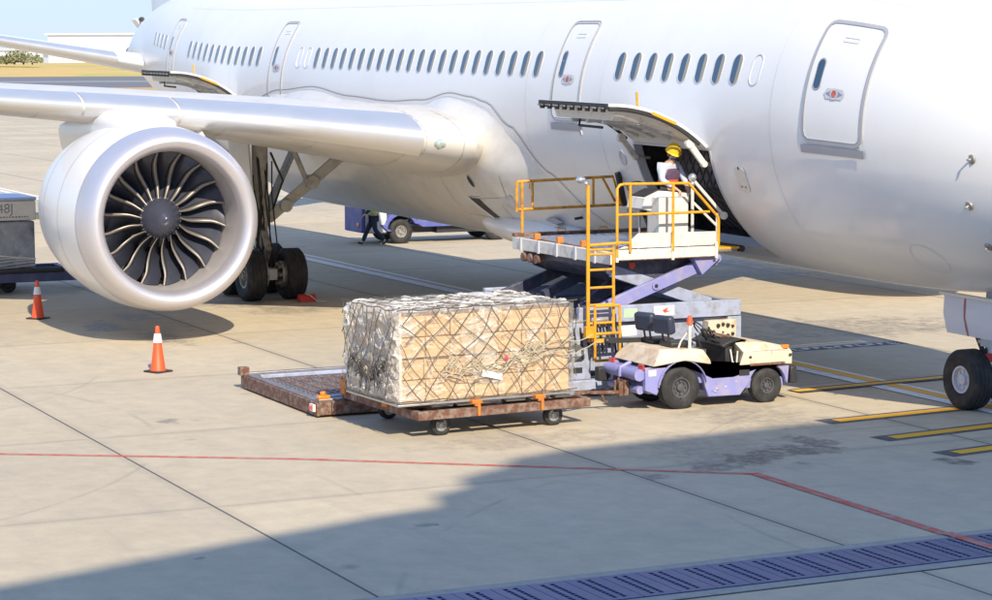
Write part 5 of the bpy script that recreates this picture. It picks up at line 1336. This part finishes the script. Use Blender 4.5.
# cream hood
secs=[[(TX0+.0,-3.60,.68),(TX1+.02,-3.60,.68),(TX1+.02,-3.50,.90),(TX1-.10,-3.66,1.09),(TX0+.10,-3.66,1.09),(TX0,-3.50,.90)],
      [(TX0,-3.0,.68),(TX1+.02,-3.0,.68),(TX1+.02,-3.0,.93),(TX1-.12,-3.0,1.03),(TX0+.12,-3.0,1.03),(TX0,-3.0,.93)],
      [(TX0+.02,-2.54,.64),(TX1,-2.54,.64),(TX1,-2.54,.86),(TX1-.13,-2.54,.93),(TX0+.13,-2.54,.93),(TX0+.02,-2.54,.86)]]
hd=lofty(secs).build('hood',M['cream'],tg,bevel=.018)
b=MB(); b.rng((TX1+.019,-3.35,.905),(TX1+.024,-2.62,.912)); b.rng((TX1+.019,-2.98,.83),(TX1+.024,-2.97,.91)); b.build('hood_seam',M['seam'],hd)
b=MB(); b.box((TX1-.05,-2.66,.95),(.08,.12,.06)); b.build('side_lamp',M['lampamber'],hd,bevel=.01)
b=MB(); b.rng((TX1+.02,-3.40,.66),(TX1+.026,-2.7,.70)); b.build('rust_streak',M['rust'],hd)
b=MB(); b.prism([(-3.86,.98),(-3.50,1.10),(-3.44,1.06),(-3.40,1.10),(-3.66,1.13),(-3.9,1.02)],'x',TX0+.1,TX1-.08); b.rng((TX0+.1,-3.80,.5),(TX1-.12,-3.66,1.0)); b.build('dashboard',M['black'],tg,bevel=.012)
b=MB(); b.rng((TX0+.25,-3.72,1.118),(TX1-.45,-3.5,1.135)); b.build('dash_plate',M['rust'],tg)
b=MB(); b.rng((TX0+.1,-4.2,.50),(TX1-.02,-3.68,.515)); b.rng((TX0+.11,-4.22,.52),(TX1-.11,-4.19,.98)); b.build('foot_well',M['floorbrown'],tg); b=MB(); b.rng((TX0+.30,-4.18,.52),(TX0+.36,-3.81,.90)); b.build('brightening_panel',M['brightpanel'],tg)  # last panel added to catch sun and lighten the black cavity
b=MB(); b.tube([(TX1-.10,-3.72,.95),(TX1-.06,-3.70,.74),(TX1-.06,-3.62,.70),(TX1-.06,-3.60,.92)],.015,6); b.build('grab_handle',M['creamw'],tg)
b=MB(); b.rng((TX1+.001,-3.60,.50),(TX1+.006,-3.40,.60)); b.build('side_recess',M['dark'],tg)
# seats
def seat(x,y):
    b=MB(); b.box((x,y+.18,1.07),(.42,.44,.09)); s=b.build('seat',M['black'],tg,bevel=.03)
    b=MB(); b.box((x,y-.06,1.40),(.42,.15,.32),Matrix.Rotation(R_(20),3,'Z')@Matrix.Rotation(R_(10),3,'X')); b.build('backrest',M['seatback'],s,bevel=.055)
    for dx in(-.1,.1):
        b=MB(); b.tube([(x+dx,y+.0,1.05),(x+dx,y-.05,1.34)],.018,6); b.build('back_bracket',M['black'],s)
seat(20.25,-4.78); seat(19.68,-4.82)
b=MB(); b.tube([(20.53,-4.5,.97),(20.53,-4.5,1.42)],.028,10); po=b.build('beacon_pole',M['creamw'],tg)
b=MB(); b.lathe([(.055,1.42),(.055,1.45),(.05,1.46),(.047,1.52),(.03,1.56),(0,1.57)],(20.53,-4.5,0),'z',14); b.build('beacon',M['vestred'],po,smooth=60)
b=MB(); c=Vector((20.22,-4.10,1.27)); rt=Matrix.Rotation(R_(-52),3,'X'); b.tube([c+rt@Vector((.17*math.cos(a),.17*math.sin(a),0)) for a in [2*PI*i/20 for i in range(20)]],.015,6,closed=True); b.tube([c,(20.22,-3.85,1.02)],.022,8)
for a in(0,2.1,4.2): b.tube([c,c+rt@Vector((.16*math.cos(a),.16*math.sin(a),0))],.010,5)
b.build('steering_wheel',M['black'],tg)
b=MB(); rnd=random.Random(2)
for k in range(7): b.tube([(20.0+rnd.uniform(-.1,.4),-3.8,1.05),(20.05+rnd.uniform(-.1,.4),-3.95+rnd.uniform(-.1,.1),1.2+rnd.uniform(-.08,.1))],.018,6)
for k in range(4): b.sphere((20.0+.12*k,-3.93,1.24),.035,8,5)
b.build('control_levers',M['black'],tg); b=MB(); b.tube([(20.46,-4.22,.98),(20.46,-4.35,1.25)],.012,6); b.build('gear_stick',M['black'],tg)
b=MB(); b.tube([(20.50,-4.42,1.40),(20.44,-4.62,1.12),(20.5,-4.7,1.02)],.016,6); b.build('seat_belt',M['creamw'],tg)
b=MB(); b.bar((19.5,-4.6,1.05),(19.45,-5.5,1.08),.10,.08); b.sphere((19.45,-5.5,1.08),.06,8,6); b.build('arm_bar',M['black'],tg)
b=MB(); b.rng((20.36,-4.62,1.0),(20.42,-4.54,1.06)); b.build('red_button',M['redl'],tg); b=MB(); b.rng((20.1,-4.35,1.0),(20.3,-4.25,1.05)); b.build('blue_tray',M['handleblue'],tg)
b=MB()
for (y0,z0,y1,z1) in((-4.15,.47,-3.62,.45),(-2.68,.34,-2.68,.58)): b.bar((TX1+.001,y0,z0),(TX1+.001,y1,z1),.004,.008)
b.build('panel_seam',M['seam'],tb2)
rnd=random.Random(31)
for k in range(9):
    b=MB(); y=rnd.uniform(-4.15,-3.65); z=rnd.uniform(.24,.44); b.rng((TX1-.002,y,z),(TX1+.0015,y+rnd.uniform(.01,.07),z+rnd.uniform(.004,.014))); b.build('paint_chip',M['creamw'] if k%2 else M['rust'],tb2)
b=MB(); b.rng((TX1+.001,-5.36,.60),(TX1+.006,-5.22,.70)); b.build('small_plate',M['paper'],tb2)
for y in(-3.42,-2.62):
    b=MB(); b.rng((TX1+.019,y,.79),(TX1+.030,y+.05,.83)); b.build('hood_latch',M['black'],hd)
b=MB(); b.tube([(TX1-.30,-2.53,.76),(TX1-.30,-2.50,.76)],.07,14); b.tube([(TX0+.30,-2.53,.76),(TX0+.30,-2.50,.76)],.07,14); b.build('headlight',M['lampsilver'],hd)
# rear end: tank tubes, hitch, lamps
b=MB(); b.tube([(TX0+.05,-5.50,.62),(TX1-.05,-5.50,.62)],.10,16); b.tube([(TX0+.1,-5.46,.36),(TX1-.1,-5.46,.36)],.07,14); b.tube([(20.1,-5.4,.78),(20.1,-5.60,.70),(20.1,-5.6,.55)],.035,8); b.build('rear_bumper_tube',M['purple'],tg,smooth=40)
b=MB(); b.rng((TX0-.02,-5.72,.40),(TX0+.14,-5.52,.64)); b.build('rubber_buffer',M['black'],tg,bevel=.02)
for x in(TX0+.08,TX1-.12):
    b=MB(); b.rng((x-.09,-5.452,.70),(x+.09,-5.42,.79)); b.build('tail_lamp',M['lampred'],tg,bevel=.008)
b=MB(); b.rng((20.02,-5.62,.25),(20.30,-5.54,.50)); b.rng((20.02,-5.54,.38),(20.30,-5.40,.42)); b.rng((20.06,-5.70,.24),(20.10,-5.62,.48)); b.rng((20.22,-5.70,.24),(20.26,-5.62,.48)); b.tube([(20.16,-5.66,.2),(20.16,-5.66,.54)],.02,8); b.build('tow_hitch',M['rust'],tg,bevel=.006)
b=MB()
for k in range(5): b.tube([(19.9+.1*k,-5.42,.55),(19.95+.1*k,-5.60,.5),(20.0+.08*k,-5.56,.4)],.014,5)
b.build('air_hose',M['black'],tg)
b=MB(); b.rng((TX0+.0,-2.56,.30),(TX1-.02,-2.42,.60)); b.build('front_bumper',M['black'],tg,bevel=.03)
w1=wheel_mb((TX1-.13,RW[0],.365),.365,.26,.48,'x').build('rear_wheel',[M['rubber'],M['wheelgrey'],M['creamw']],tg,smooth=40)
w2=w1.copy(); COL.objects.link(w2); w2.parent=tg; w2.location=(-(TX1-TX0-.26),0,0)
w1=wheel_mb((TX1-.11,FW[0],.295),.295,.22,.46,'x').build('front_wheel',[M['rubber'],M['wheelgrey'],M['wheelgrey']],tg,smooth=40)
w2=w1.copy(); COL.objects.link(w2); w2.parent=tg; w2.location=(-(TX1-TX0-.22),0,0)
# ---------------- netted container in the hold
ct=thing('hold_container','dark netted freight container seen inside the open forward hold','container',(16.7,-.6,2.66))
b=MB(); secs=[]
b.prism([(-1.30,2.70),(1.3,2.70),(1.3,4.5),(-2.15,4.5),(-2.15,3.5)],'x',15.75,18.05); b.build('container_body',M['navyc'],ct,bevel=.03)
b=MB()
for k in range(10):
    x=15.8+k*.25
    for s in(1,-1):
        pts=[]
        for i in range(9):
            z=3.5+i*.12; xx=x+s*(z-3.5)*.7
            if 15.78<xx<18.02: pts.append((xx,-2.165,z))
        if len(pts)>2: b.tube(pts,.012,5)
        pts=[]
        for i in range(9):
            f=i/8; xx=x-s*f*.6
            if 15.78<xx<18.02: pts.append((xx,-2.165+.85*f*1.0,3.49-.79*f-.01))
        if len(pts)>2: b.tube(pts,.012,5)
b.build('container_net',M['net'],ct,merge=False)
# ---------------- wrapped freight on dolly at the left edge
UB=Vector((-4.6,-11.3,0))
def U(x,y,z): return (UB.x+x,UB.y+y,z)
ud=thing('long_dolly','long blue grey dolly at the left edge behind the engine','dolly',UB)
b=MB(); b.rng(U(-1.2,-4.5,.30),U(-1.05,2.75,.55)); b.rng(U(1.05,-4.5,.30),U(1.2,2.75,.55)); b.rng(U(-1.048,-4.5,.40),U(1.048,-4.35,.54)); b.rng(U(-1.048,2.6,.40),U(1.048,2.75,.54)); b.build('frame',M['bluedark'],ud,bevel=.01)
b=MB()
for k in range(12): b.tube([U(-1.03,-4.2+k*.55,.52),U(1.03,-4.2+k*.55,.52)],.05,8)
b.build('rollers',M['roller'],ud)
b=MB(); b.tube([U(1.23,-4.4,.60),U(1.23,2.3,.60)],.07,10); b.build('side_rail',M['black'],ud)
for x,y in((.6,1.0),(-.6,1.0),(.6,-3.5),(-.6,-3.5)): wheel_mb(U(x,y,.2),.2,.15,.5,'x').build('wheel',[M['rubber'],M['black'],M['black']],ud,smooth=40)
b=MB(); b.bar(U(0,2.75,.42),U(.1,3.6,.3),.08,.08); b.rng(U(-.1,2.8,.42),U(.35,3.2,.5)); b.build('draw_bar',M['rust'],ud)
uf=thing('wrapped_freight','low freight block under torn silver and black wrap with a white lid','freight',(UB.x,UB.y,.58))
b=MB(); ylo,yhi=-2.0,1.62
b.rng(U(-1.05,ylo,.60),U(1.05,yhi,1.84)); b.build('wrapped_load',M['silverwrap'],uf,bevel=.05)
b=MB(); b.rng(U(-1.08,ylo-.03,1.86),U(1.08,yhi+.03,2.36)); lid=b.build('white_lid',M['whitewrap'],uf,bevel=.03); b=MB(); b.rng(U(-1.1,ylo-.05,2.362),U(1.1,yhi+.05,2.44)); b.build('lid_sheet',M['bluesheet'],uf,bevel=.03)
text3('04048J',.33,U(1.082,yhi-1.45,2.06),(PI/2,0,PI/2),M['printgrey'],lid,'lettering')
b=MB(); rnd=random.Random(9); x=yhi-1.5
while x<yhi-.15:
    w_=rnd.uniform(.03,.08); b.rng(U(1.081,x,1.93),U(1.0835,x+w_,1.97)); x+=w_+.025
b.build('fine_print',M['printgrey'],lid)
b=MB()
for k in range(8):
    z=.66+k*.045; b.tube([U(1.075,ylo+ (yhi-ylo)*i/12,z+.10*math.sin(i*.5+k*.7)*(.5+k*.06)) for i in range(13)],.010,5)
b.build('wrap_cord',M['whitewrap'],uf)
# ---------------- vehicle beyond the belly
VB=Vector((-14.3,5.85,0))
def V(x,y,z): return (VB.x+x,VB.y+y,z)
vh=thing('service_vehicle','long blue low service vehicle standing in the sun beyond the belly','service vehicle',VB)
side=[(-2.25,.32),(-2.32,.42),(-2.32,1.08),(-2.2,1.16),(-2.0,1.1),(-1.85,.62),(-1.5,.50)]
b=MB(); b.rng(V(-.75,-2.62,.38),V(.75,-2.50,1.20)); b.rng(V(-.80,-2.50,1.15),V(.80,-1.9,1.24)); b.build('end_panel',M['bluev'],vh,bevel=.06)
b=MB(); b.rng(V(-.7,-2.49,.36),V(.78,-1.75,1.14)); b.build('cab_box',M['cream2'],vh,bevel=.05)
b=MB(); b.lathe([(.09,0),(.08,-.03),(0,-.04)],V(.45,-2.62,.62),'y',14); b.build('head_lamp',M['lampamber'],vh,smooth=60)
arch=[(-1.75,.40),(-1.62,.42)]+[(-1.28+.50*math.cos(R_(a)),.42+.50*math.sin(R_(a))) for a in range(170,20,-12)]+[(-.72,.62),(-.55,.52),(2.9,.52),(2.9,.70),(-.50,.70),(-.75,.86)]+[(-1.28+.60*math.cos(R_(a)),.45+.60*math.sin(R_(a))) for a in range(30,170,12)]+[(-2.0,.62)]
b=MB(); b.prism([(y+VB.y,z) for y,z in arch],'x',VB.x+.55,VB.x+.86); b.prism([(y+VB.y,z) for y,z in arch],'x',VB.x-.86,VB.x-.55); b.build('mudguard',M['bluev'],vh,bevel=.01)
b=MB(); b.rng(V(-.8,-.5,.56),V(.8,3.0,.72)); b.build('load_bed',M['bluev'],vh,bevel=.02)
b=MB(); b.rng(V(-.5,-1.7,.32),V(.5,3.0,.54)); b.rng(V(-.6,.0,.30),V(.7,2.2,.50)); b.build('chassis',M['black'],vh)
b=MB(); b.rng(V(-.4,-1.6,.55),V(.45,-.9,1.1)); rnd=random.Random(6)
for k in range(8): b.tube([V(.5,-1.75+.12*k,.55),V(.52,-1.7+.13*k,1.1+rnd.uniform(-.1,.2))],.03,6)
b.build('engine_bay',M['black'],vh)
b=MB(); b.rng(V(-.3,-1.0,1.05),V(.2,-.75,1.28)); b.build('red_box',M['vestred'],vh,bevel=.02); b=MB(); b.rng(V(-.3,-1.55,.95),V(.56,-1.35,1.0)); b.rng(V(.5,-1.7,.7),V(.56,-.95,.75)); b.build('white_pipe',M['creamw'],vh)
w1=wheel_mb(V(.68,-1.28,.39),.39,.26,.5,'x').build('wheel',[M['rubber'],M['steel'],M['steel']],vh,smooth=40)
for dx,dy in((-1.36,0),(0,3.35),(-1.36,3.35)):
    c=w1.copy(); COL.objects.link(c); c.parent=vh; c.location=(dx,dy,0)
b=MB(); b.prism([(VB.y+2.85,0),(VB.y+3.6,0),(VB.y+3.5,.14),(VB.y+3.0,.2)],'x',VB.x+.9,VB.x+1.3); ckk=b.build('rubber_ramp',M['steel'],None,bevel=.02); tag(ckk,'low grey rubber ramp lying beside the far wheel of the blue vehicle','ramp')
# small orange lamp stand beneath the deck at right of vehicle
# ================================================================== PEOPLE
def skin(name,nodes,edges,m,parent,root=0,sub=2,smooth=True):
    keys=list(nodes); idx={k:i for i,k in enumerate(keys)}
    me=bpy.data.meshes.new(name); me.from_pydata([nodes[k][0] for k in keys],[(idx[a],idx[b]) for a,b in edges],[]); me.materials.append(m)
    o=bpy.data.objects.new(name,me); COL.objects.link(o); o.parent=parent
    sk=o.modifiers.new('Skin','SKIN'); sk.use_smooth_shade=True
    lay=me.skin_vertices[0].data
    for i,k in enumerate(keys):
        r=nodes[k][1]; lay[i].radius=r if isinstance(r,tuple) else (r,r); lay[i].use_root=(i==root)
    s=o.modifiers.new('Subsurf','SUBSURF'); s.levels=sub; s.render_levels=sub
    return o
def feat(t,hd,fw,lf,upv,kit):
    def pr(mb,name,m,**k):
        o=mb.build(name,m,None,**k); o.parent=t; return o
    for s in(1,-1):
        b=MB(); b.sphere(hd+fw*.084+lf*.031*s+upv*.008,.013,8,6); pr(b,'eye',M['eye'],smooth=180)
        b=MB(); b.sphere(hd+lf*.084*s-upv*.012,.026,8,6,sx=.7,sy=.5,sz=1.2); pr(b,'ear',M['skin'],smooth=180)
    b=MB(); b.tube([hd+fw*.088+lf*.02-upv*.062,hd+fw*.094-upv*.063,hd+fw*.088-lf*.02-upv*.062],.006,6); pr(b,'mouth',M['vestred'],smooth=180)
    R3=Matrix((fw,lf,upv)).transposed()
    b=MB(); b.sphere((0,0,0),.108,18,10,0,sx=1.08,sy=.92,sz=.98,bot=PI*.62); b.v=[tuple(hd+upv*.02-fw*.012+R3@Vector(v)) for v in b.v]
    # open the face area
    b.f=[f for f in b.f if not any((Vector(b.v[i])-hd).dot(fw)>.055 and (Vector(b.v[i])-hd).dot(upv)<.045 for i in f)]; b.m=[0]*len(b.f)
    pr(b,'hair',M['hair'],smooth=180)
    if kit.get('hat'):
        b=MB(); b.lathe([(.142,.0),(.135,.004),(.128,.02),(.122,.06),(.10,.105),(.06,.132),(0,.142)],(0,0,0),'z',24); b.lathe([(.142,0),(.13,-.006),(.12,0)],(0,0,0),'z',24)
        # brim peak to the front
        b.loft([[Vector((.125*math.cos(a),.125*math.sin(a),.004)),Vector(((.125+.05*math.cos(a)**2)*math.cos(a),.13*math.sin(a),-.006)),Vector((.125*math.cos(a),.125*math.sin(a),-.006))] for a in [R_(-70+140*i/12) for i in range(13)]],cap=True)
        b.bar((-.11,0,.08),(.11,0,.08),.02,.02) if False else None
        b.tube([(-.12,0,.075),(-.07,0,.130),(0,0,.147),(.07,0,.130),(.12,0,.075)],.012,6)
        b.v=[tuple(hd+upv*.052-fw*.006+R3@Vector(v)) for v in b.v]; pr(b,'hard_hat',M['hat'],smooth=60)
    if kit.get('mask'):
        b=MB(); b.sphere((0,0,0),.062,14,8,0,sx=.75,sy=1.0,sz=.85); b.v=[tuple(hd+fw*.062-upv*.05+R3@Vector(v)) for v in b.v]; pr(b,'face_mask',M['mask'],smooth=180)
M['eye']=mat('eye_dark',(.03,.02,.02),.2)
def clothes(t,J,kit):
    e=[('pel','spine'),('spine','chest')]; n={'pel':(J['pelvis'],(.155,.125)),'spine':(J['spine'],(.125,.10)),'chest':(J['chest'],(.165,.12)),'nk':(tuple(Vector(J['chest'])*.35+Vector(J['neck'])*.65),(.10,.085))}
    e+=[('chest','nk')]
    for s in('L','R'):
        n['sh'+s]=(J['sh'+s],.080); n['el'+s]=(J['el'+s],.060); a=Vector(J['el'+s]).lerp(Vector(J['wr'+s]),.85); n['wr'+s]=(tuple(a),.047)
        e+=[('chest','sh'+s),('sh'+s,'el'+s),('el'+s,'wr'+s)]
    skin('shirt',n,e,M[kit['shirt']],t)
    n={'pel':(tuple(Vector(J['pelvis'])+Vector((0,0,.04))),(.19,.16)),'spine':(J['spine'],(.185,.16)),'chest':(J['chest'],(.225,.19)),'nk':(tuple(Vector(J['chest'])*.45+Vector(J['neck'])*.55),(.12,.10))}
    e=[('pel','spine'),('spine','chest'),('chest','nk')]
    for s in('L','R'):
        n['sh'+s]=(tuple(Vector(J['chest']).lerp(Vector(J['sh'+s]),.86)),.10); e.append(('chest','sh'+s))
    v=skin('vest',n,e,M[kit['vest']],t)
    n={'pel':(J['pelvis'],(.158,.13))}; e=[]
    for s in('L','R'):
        n['hi'+s]=(J['hi'+s],.115); n['kn'+s]=(J['kn'+s],.082); a=Vector(J['kn'+s]).lerp(Vector(J['an'+s]),.93); n['an'+s]=(tuple(a),.068); e+=[('pel','hi'+s),('hi'+s,'kn'+s),('kn'+s,'an'+s)]
    skin('trousers',n,e,M['trouser'],t)
    for s in('L','R'):
        a=Vector(J['an'+s]); b=Vector(J['to'+s]); d=(b-a); d.z=0
        d.normalize(); hl=a-d*.05
        skin('shoe',{'h':(tuple(hl+Vector((0,0,-.045))),(.045,.04)),'m':(tuple(a.lerp(b,.5)+Vector((0,0,-.01))),(.05,.042)),'t':(tuple(b+d*.02),(.045,.032)),'a':(tuple(a+Vector((0,0,.02))),.05)},[('h','m'),('m','t'),('h','a')],M['boot'],t)
    return v
def make(label,loc,face,J,kit):
    t=thing('person',label,'person',loc); t.rotation_euler=(0,0,face)
    n={}; e=[]; V3=lambda k:Vector(J[k])
    fw=Vector(J['face']).normalized(); hd=V3('head')
    n['pel']=(J['pelvis'],(.13,.10)); n['spine']=(J['spine'],(.12,.095)); n['chest']=(J['chest'],(.15,.11)); n['neck']=(J['neck'],.055); n['jaw']=(tuple(hd-Vector((0,0,.07))+fw*.02),(.066,.07)); n['head']=(J['head'],(.075,.088)); n['crown']=(tuple(hd+Vector((0,0,.055))),(.07,.08))
    n['nose']=(tuple(hd+fw*.098-Vector((0,0,.025))),.014)
    e+=[('pel','spine'),('spine','chest'),('chest','neck'),('neck','jaw'),('jaw','head'),('head','crown'),('head','nose')]
    for s in('L','R'):
        n['sh'+s]=(J['sh'+s],.062); n['el'+s]=(J['el'+s],.045); n['wr'+s]=(J['wr'+s],.030)
        w=V3('wr'+s); d=(w-V3('el'+s)).normalized(); up=Vector((0,0,1)); sd=d.cross(up); sd=sd.normalized() if sd.length>.2 else Vector((1,0,0)); nr=sd.cross(d)
        palm=w+d*.06; n['pa'+s]=(tuple(palm),(.036,.018)); e+=[('chest','sh'+s),('sh'+s,'el'+s),('el'+s,'wr'+s),('wr'+s,'pa'+s)]
        for k,(o,ln) in enumerate(((-.032,.066),(-.011,.078),(.011,.074),(.032,.058))):
            a=palm+d*.03+sd*o; b=a+d*ln*.5-nr*.012; c=b+d*ln*.4-nr*.030
            n['f%d%s'%(k,s)]=(tuple(a),.0095); n['g%d%s'%(k,s)]=(tuple(b),.009); n['h%d%s'%(k,s)]=(tuple(c),.008)
            e+=[('pa'+s,'f%d%s'%(k,s)),('f%d%s'%(k,s),'g%d%s'%(k,s)),('g%d%s'%(k,s),'h%d%s'%(k,s))]
        sg=-1 if s=='L' else 1
        a=w+d*.04-sd*.040*sg; b=a+d*.035-sd*.012*sg
        n['t1'+s]=(tuple(a),.012); n['t2'+s]=(tuple(b),.010); e+=[('wr'+s,'t1'+s),('t1'+s,'t2'+s)]
        n['hi'+s]=(J['hi'+s],.09); n['kn'+s]=(J['kn'+s],.06); n['an'+s]=(J['an'+s],.04); n['to'+s]=(J['to'+s],(.035,.03)); e+=[('pel','hi'+s),('hi'+s,'kn'+s),('kn'+s,'an'+s),('an'+s,'to'+s)]
    skin('body',n,e,M['skin'],t)
    lf=Vector((0,0,1)).cross(fw).normalized(); upv=fw.cross(lf)
    feat(t,hd,fw,lf,upv,kit); v=clothes(t,J,kit)
    def band(z0,z1,m,name,ctr,rx,ry):
        b=MB(); secs=[[ (ctr[0]+rx*math.cos(a),ctr[1]+ry*math.sin(a),z) for a in [2*PI*i/28 for i in range(28)]] for z in(z0,(z0+z1)/2,z1)]; b.loft(secs); o=b.build(name,M[m],None,smooth=180); o.parent=t; return o
    if kit.get('band'):
        z0,z1,mm,rx,ry=kit['band']; band(z0,z1,mm,'vest_band',J['spine'],rx,ry)
    return t
base=dict(pelvis=(0,0,.95),spine=(0,0,1.14),chest=(.0,0,1.34),neck=(.02,0,1.49),head=(.05,0,1.62),face=(1,0,-.25),
 shL=(0,.185,1.41),shR=(0,-.185,1.41),elL=(.05,.24,1.15),elR=(.05,-.24,1.15),wrL=(.24,.2,1.02),wrR=(.24,-.2,1.02),
 hiL=(0,.09,.88),hiR=(0,-.09,.88),knL=(.02,.10,.49),knR=(.02,-.10,.49),anL=(0,.11,.09),anR=(0,-.11,.09),toL=(.14,.13,.035),toR=(.14,-.13,.035))
# operator on the bridge deck, leaning over the console
j=dict(base); j.update(spine=(.02,0,1.14),chest=(.05,0,1.34),neck=(.09,0,1.48),head=(.13,0,1.60),face=(.82,-.30,-.50),shL=(.05,.185,1.40),shR=(.06,-.185,1.40),elL=(.14,.27,1.16),elR=(.10,-.25,1.16),wrL=(.34,.14,1.03),wrR=(.32,-.16,1.03))
op=make('operator in yellow hard hat and dark vest standing at the loader console',(17.62,-3.30,2.47),R_(18),j,dict(shirt='shirt',vest='vest',hat=1,mask=1,band=(1.08,1.16,'vestred',.16,.19)))
op.scale=(1.06,1.06,1.055)
# marshaller walking beyond the belly
j=dict(base); j.update(anR=(.36,-.08,.10),knR=(.20,-.09,.50),toR=(.49,-.08,.10),anL=(-.36,.08,.16),knL=(-.04,.09,.50),toL=(-.27,.09,.05),face=(1,0,-.05),elL=(.12,.25,1.16),wrL=(.30,.22,1.0),elR=(-.14,-.25,1.18),wrR=(-.12,-.24,.94))
make('person in green hi-vis vest and dark trousers walking beyond the belly',(-13.2,3.5,0),R_(250),j,dict(shirt='trouser',vest='hivis',band=(1.10,1.16,'paper',.165,.19)))
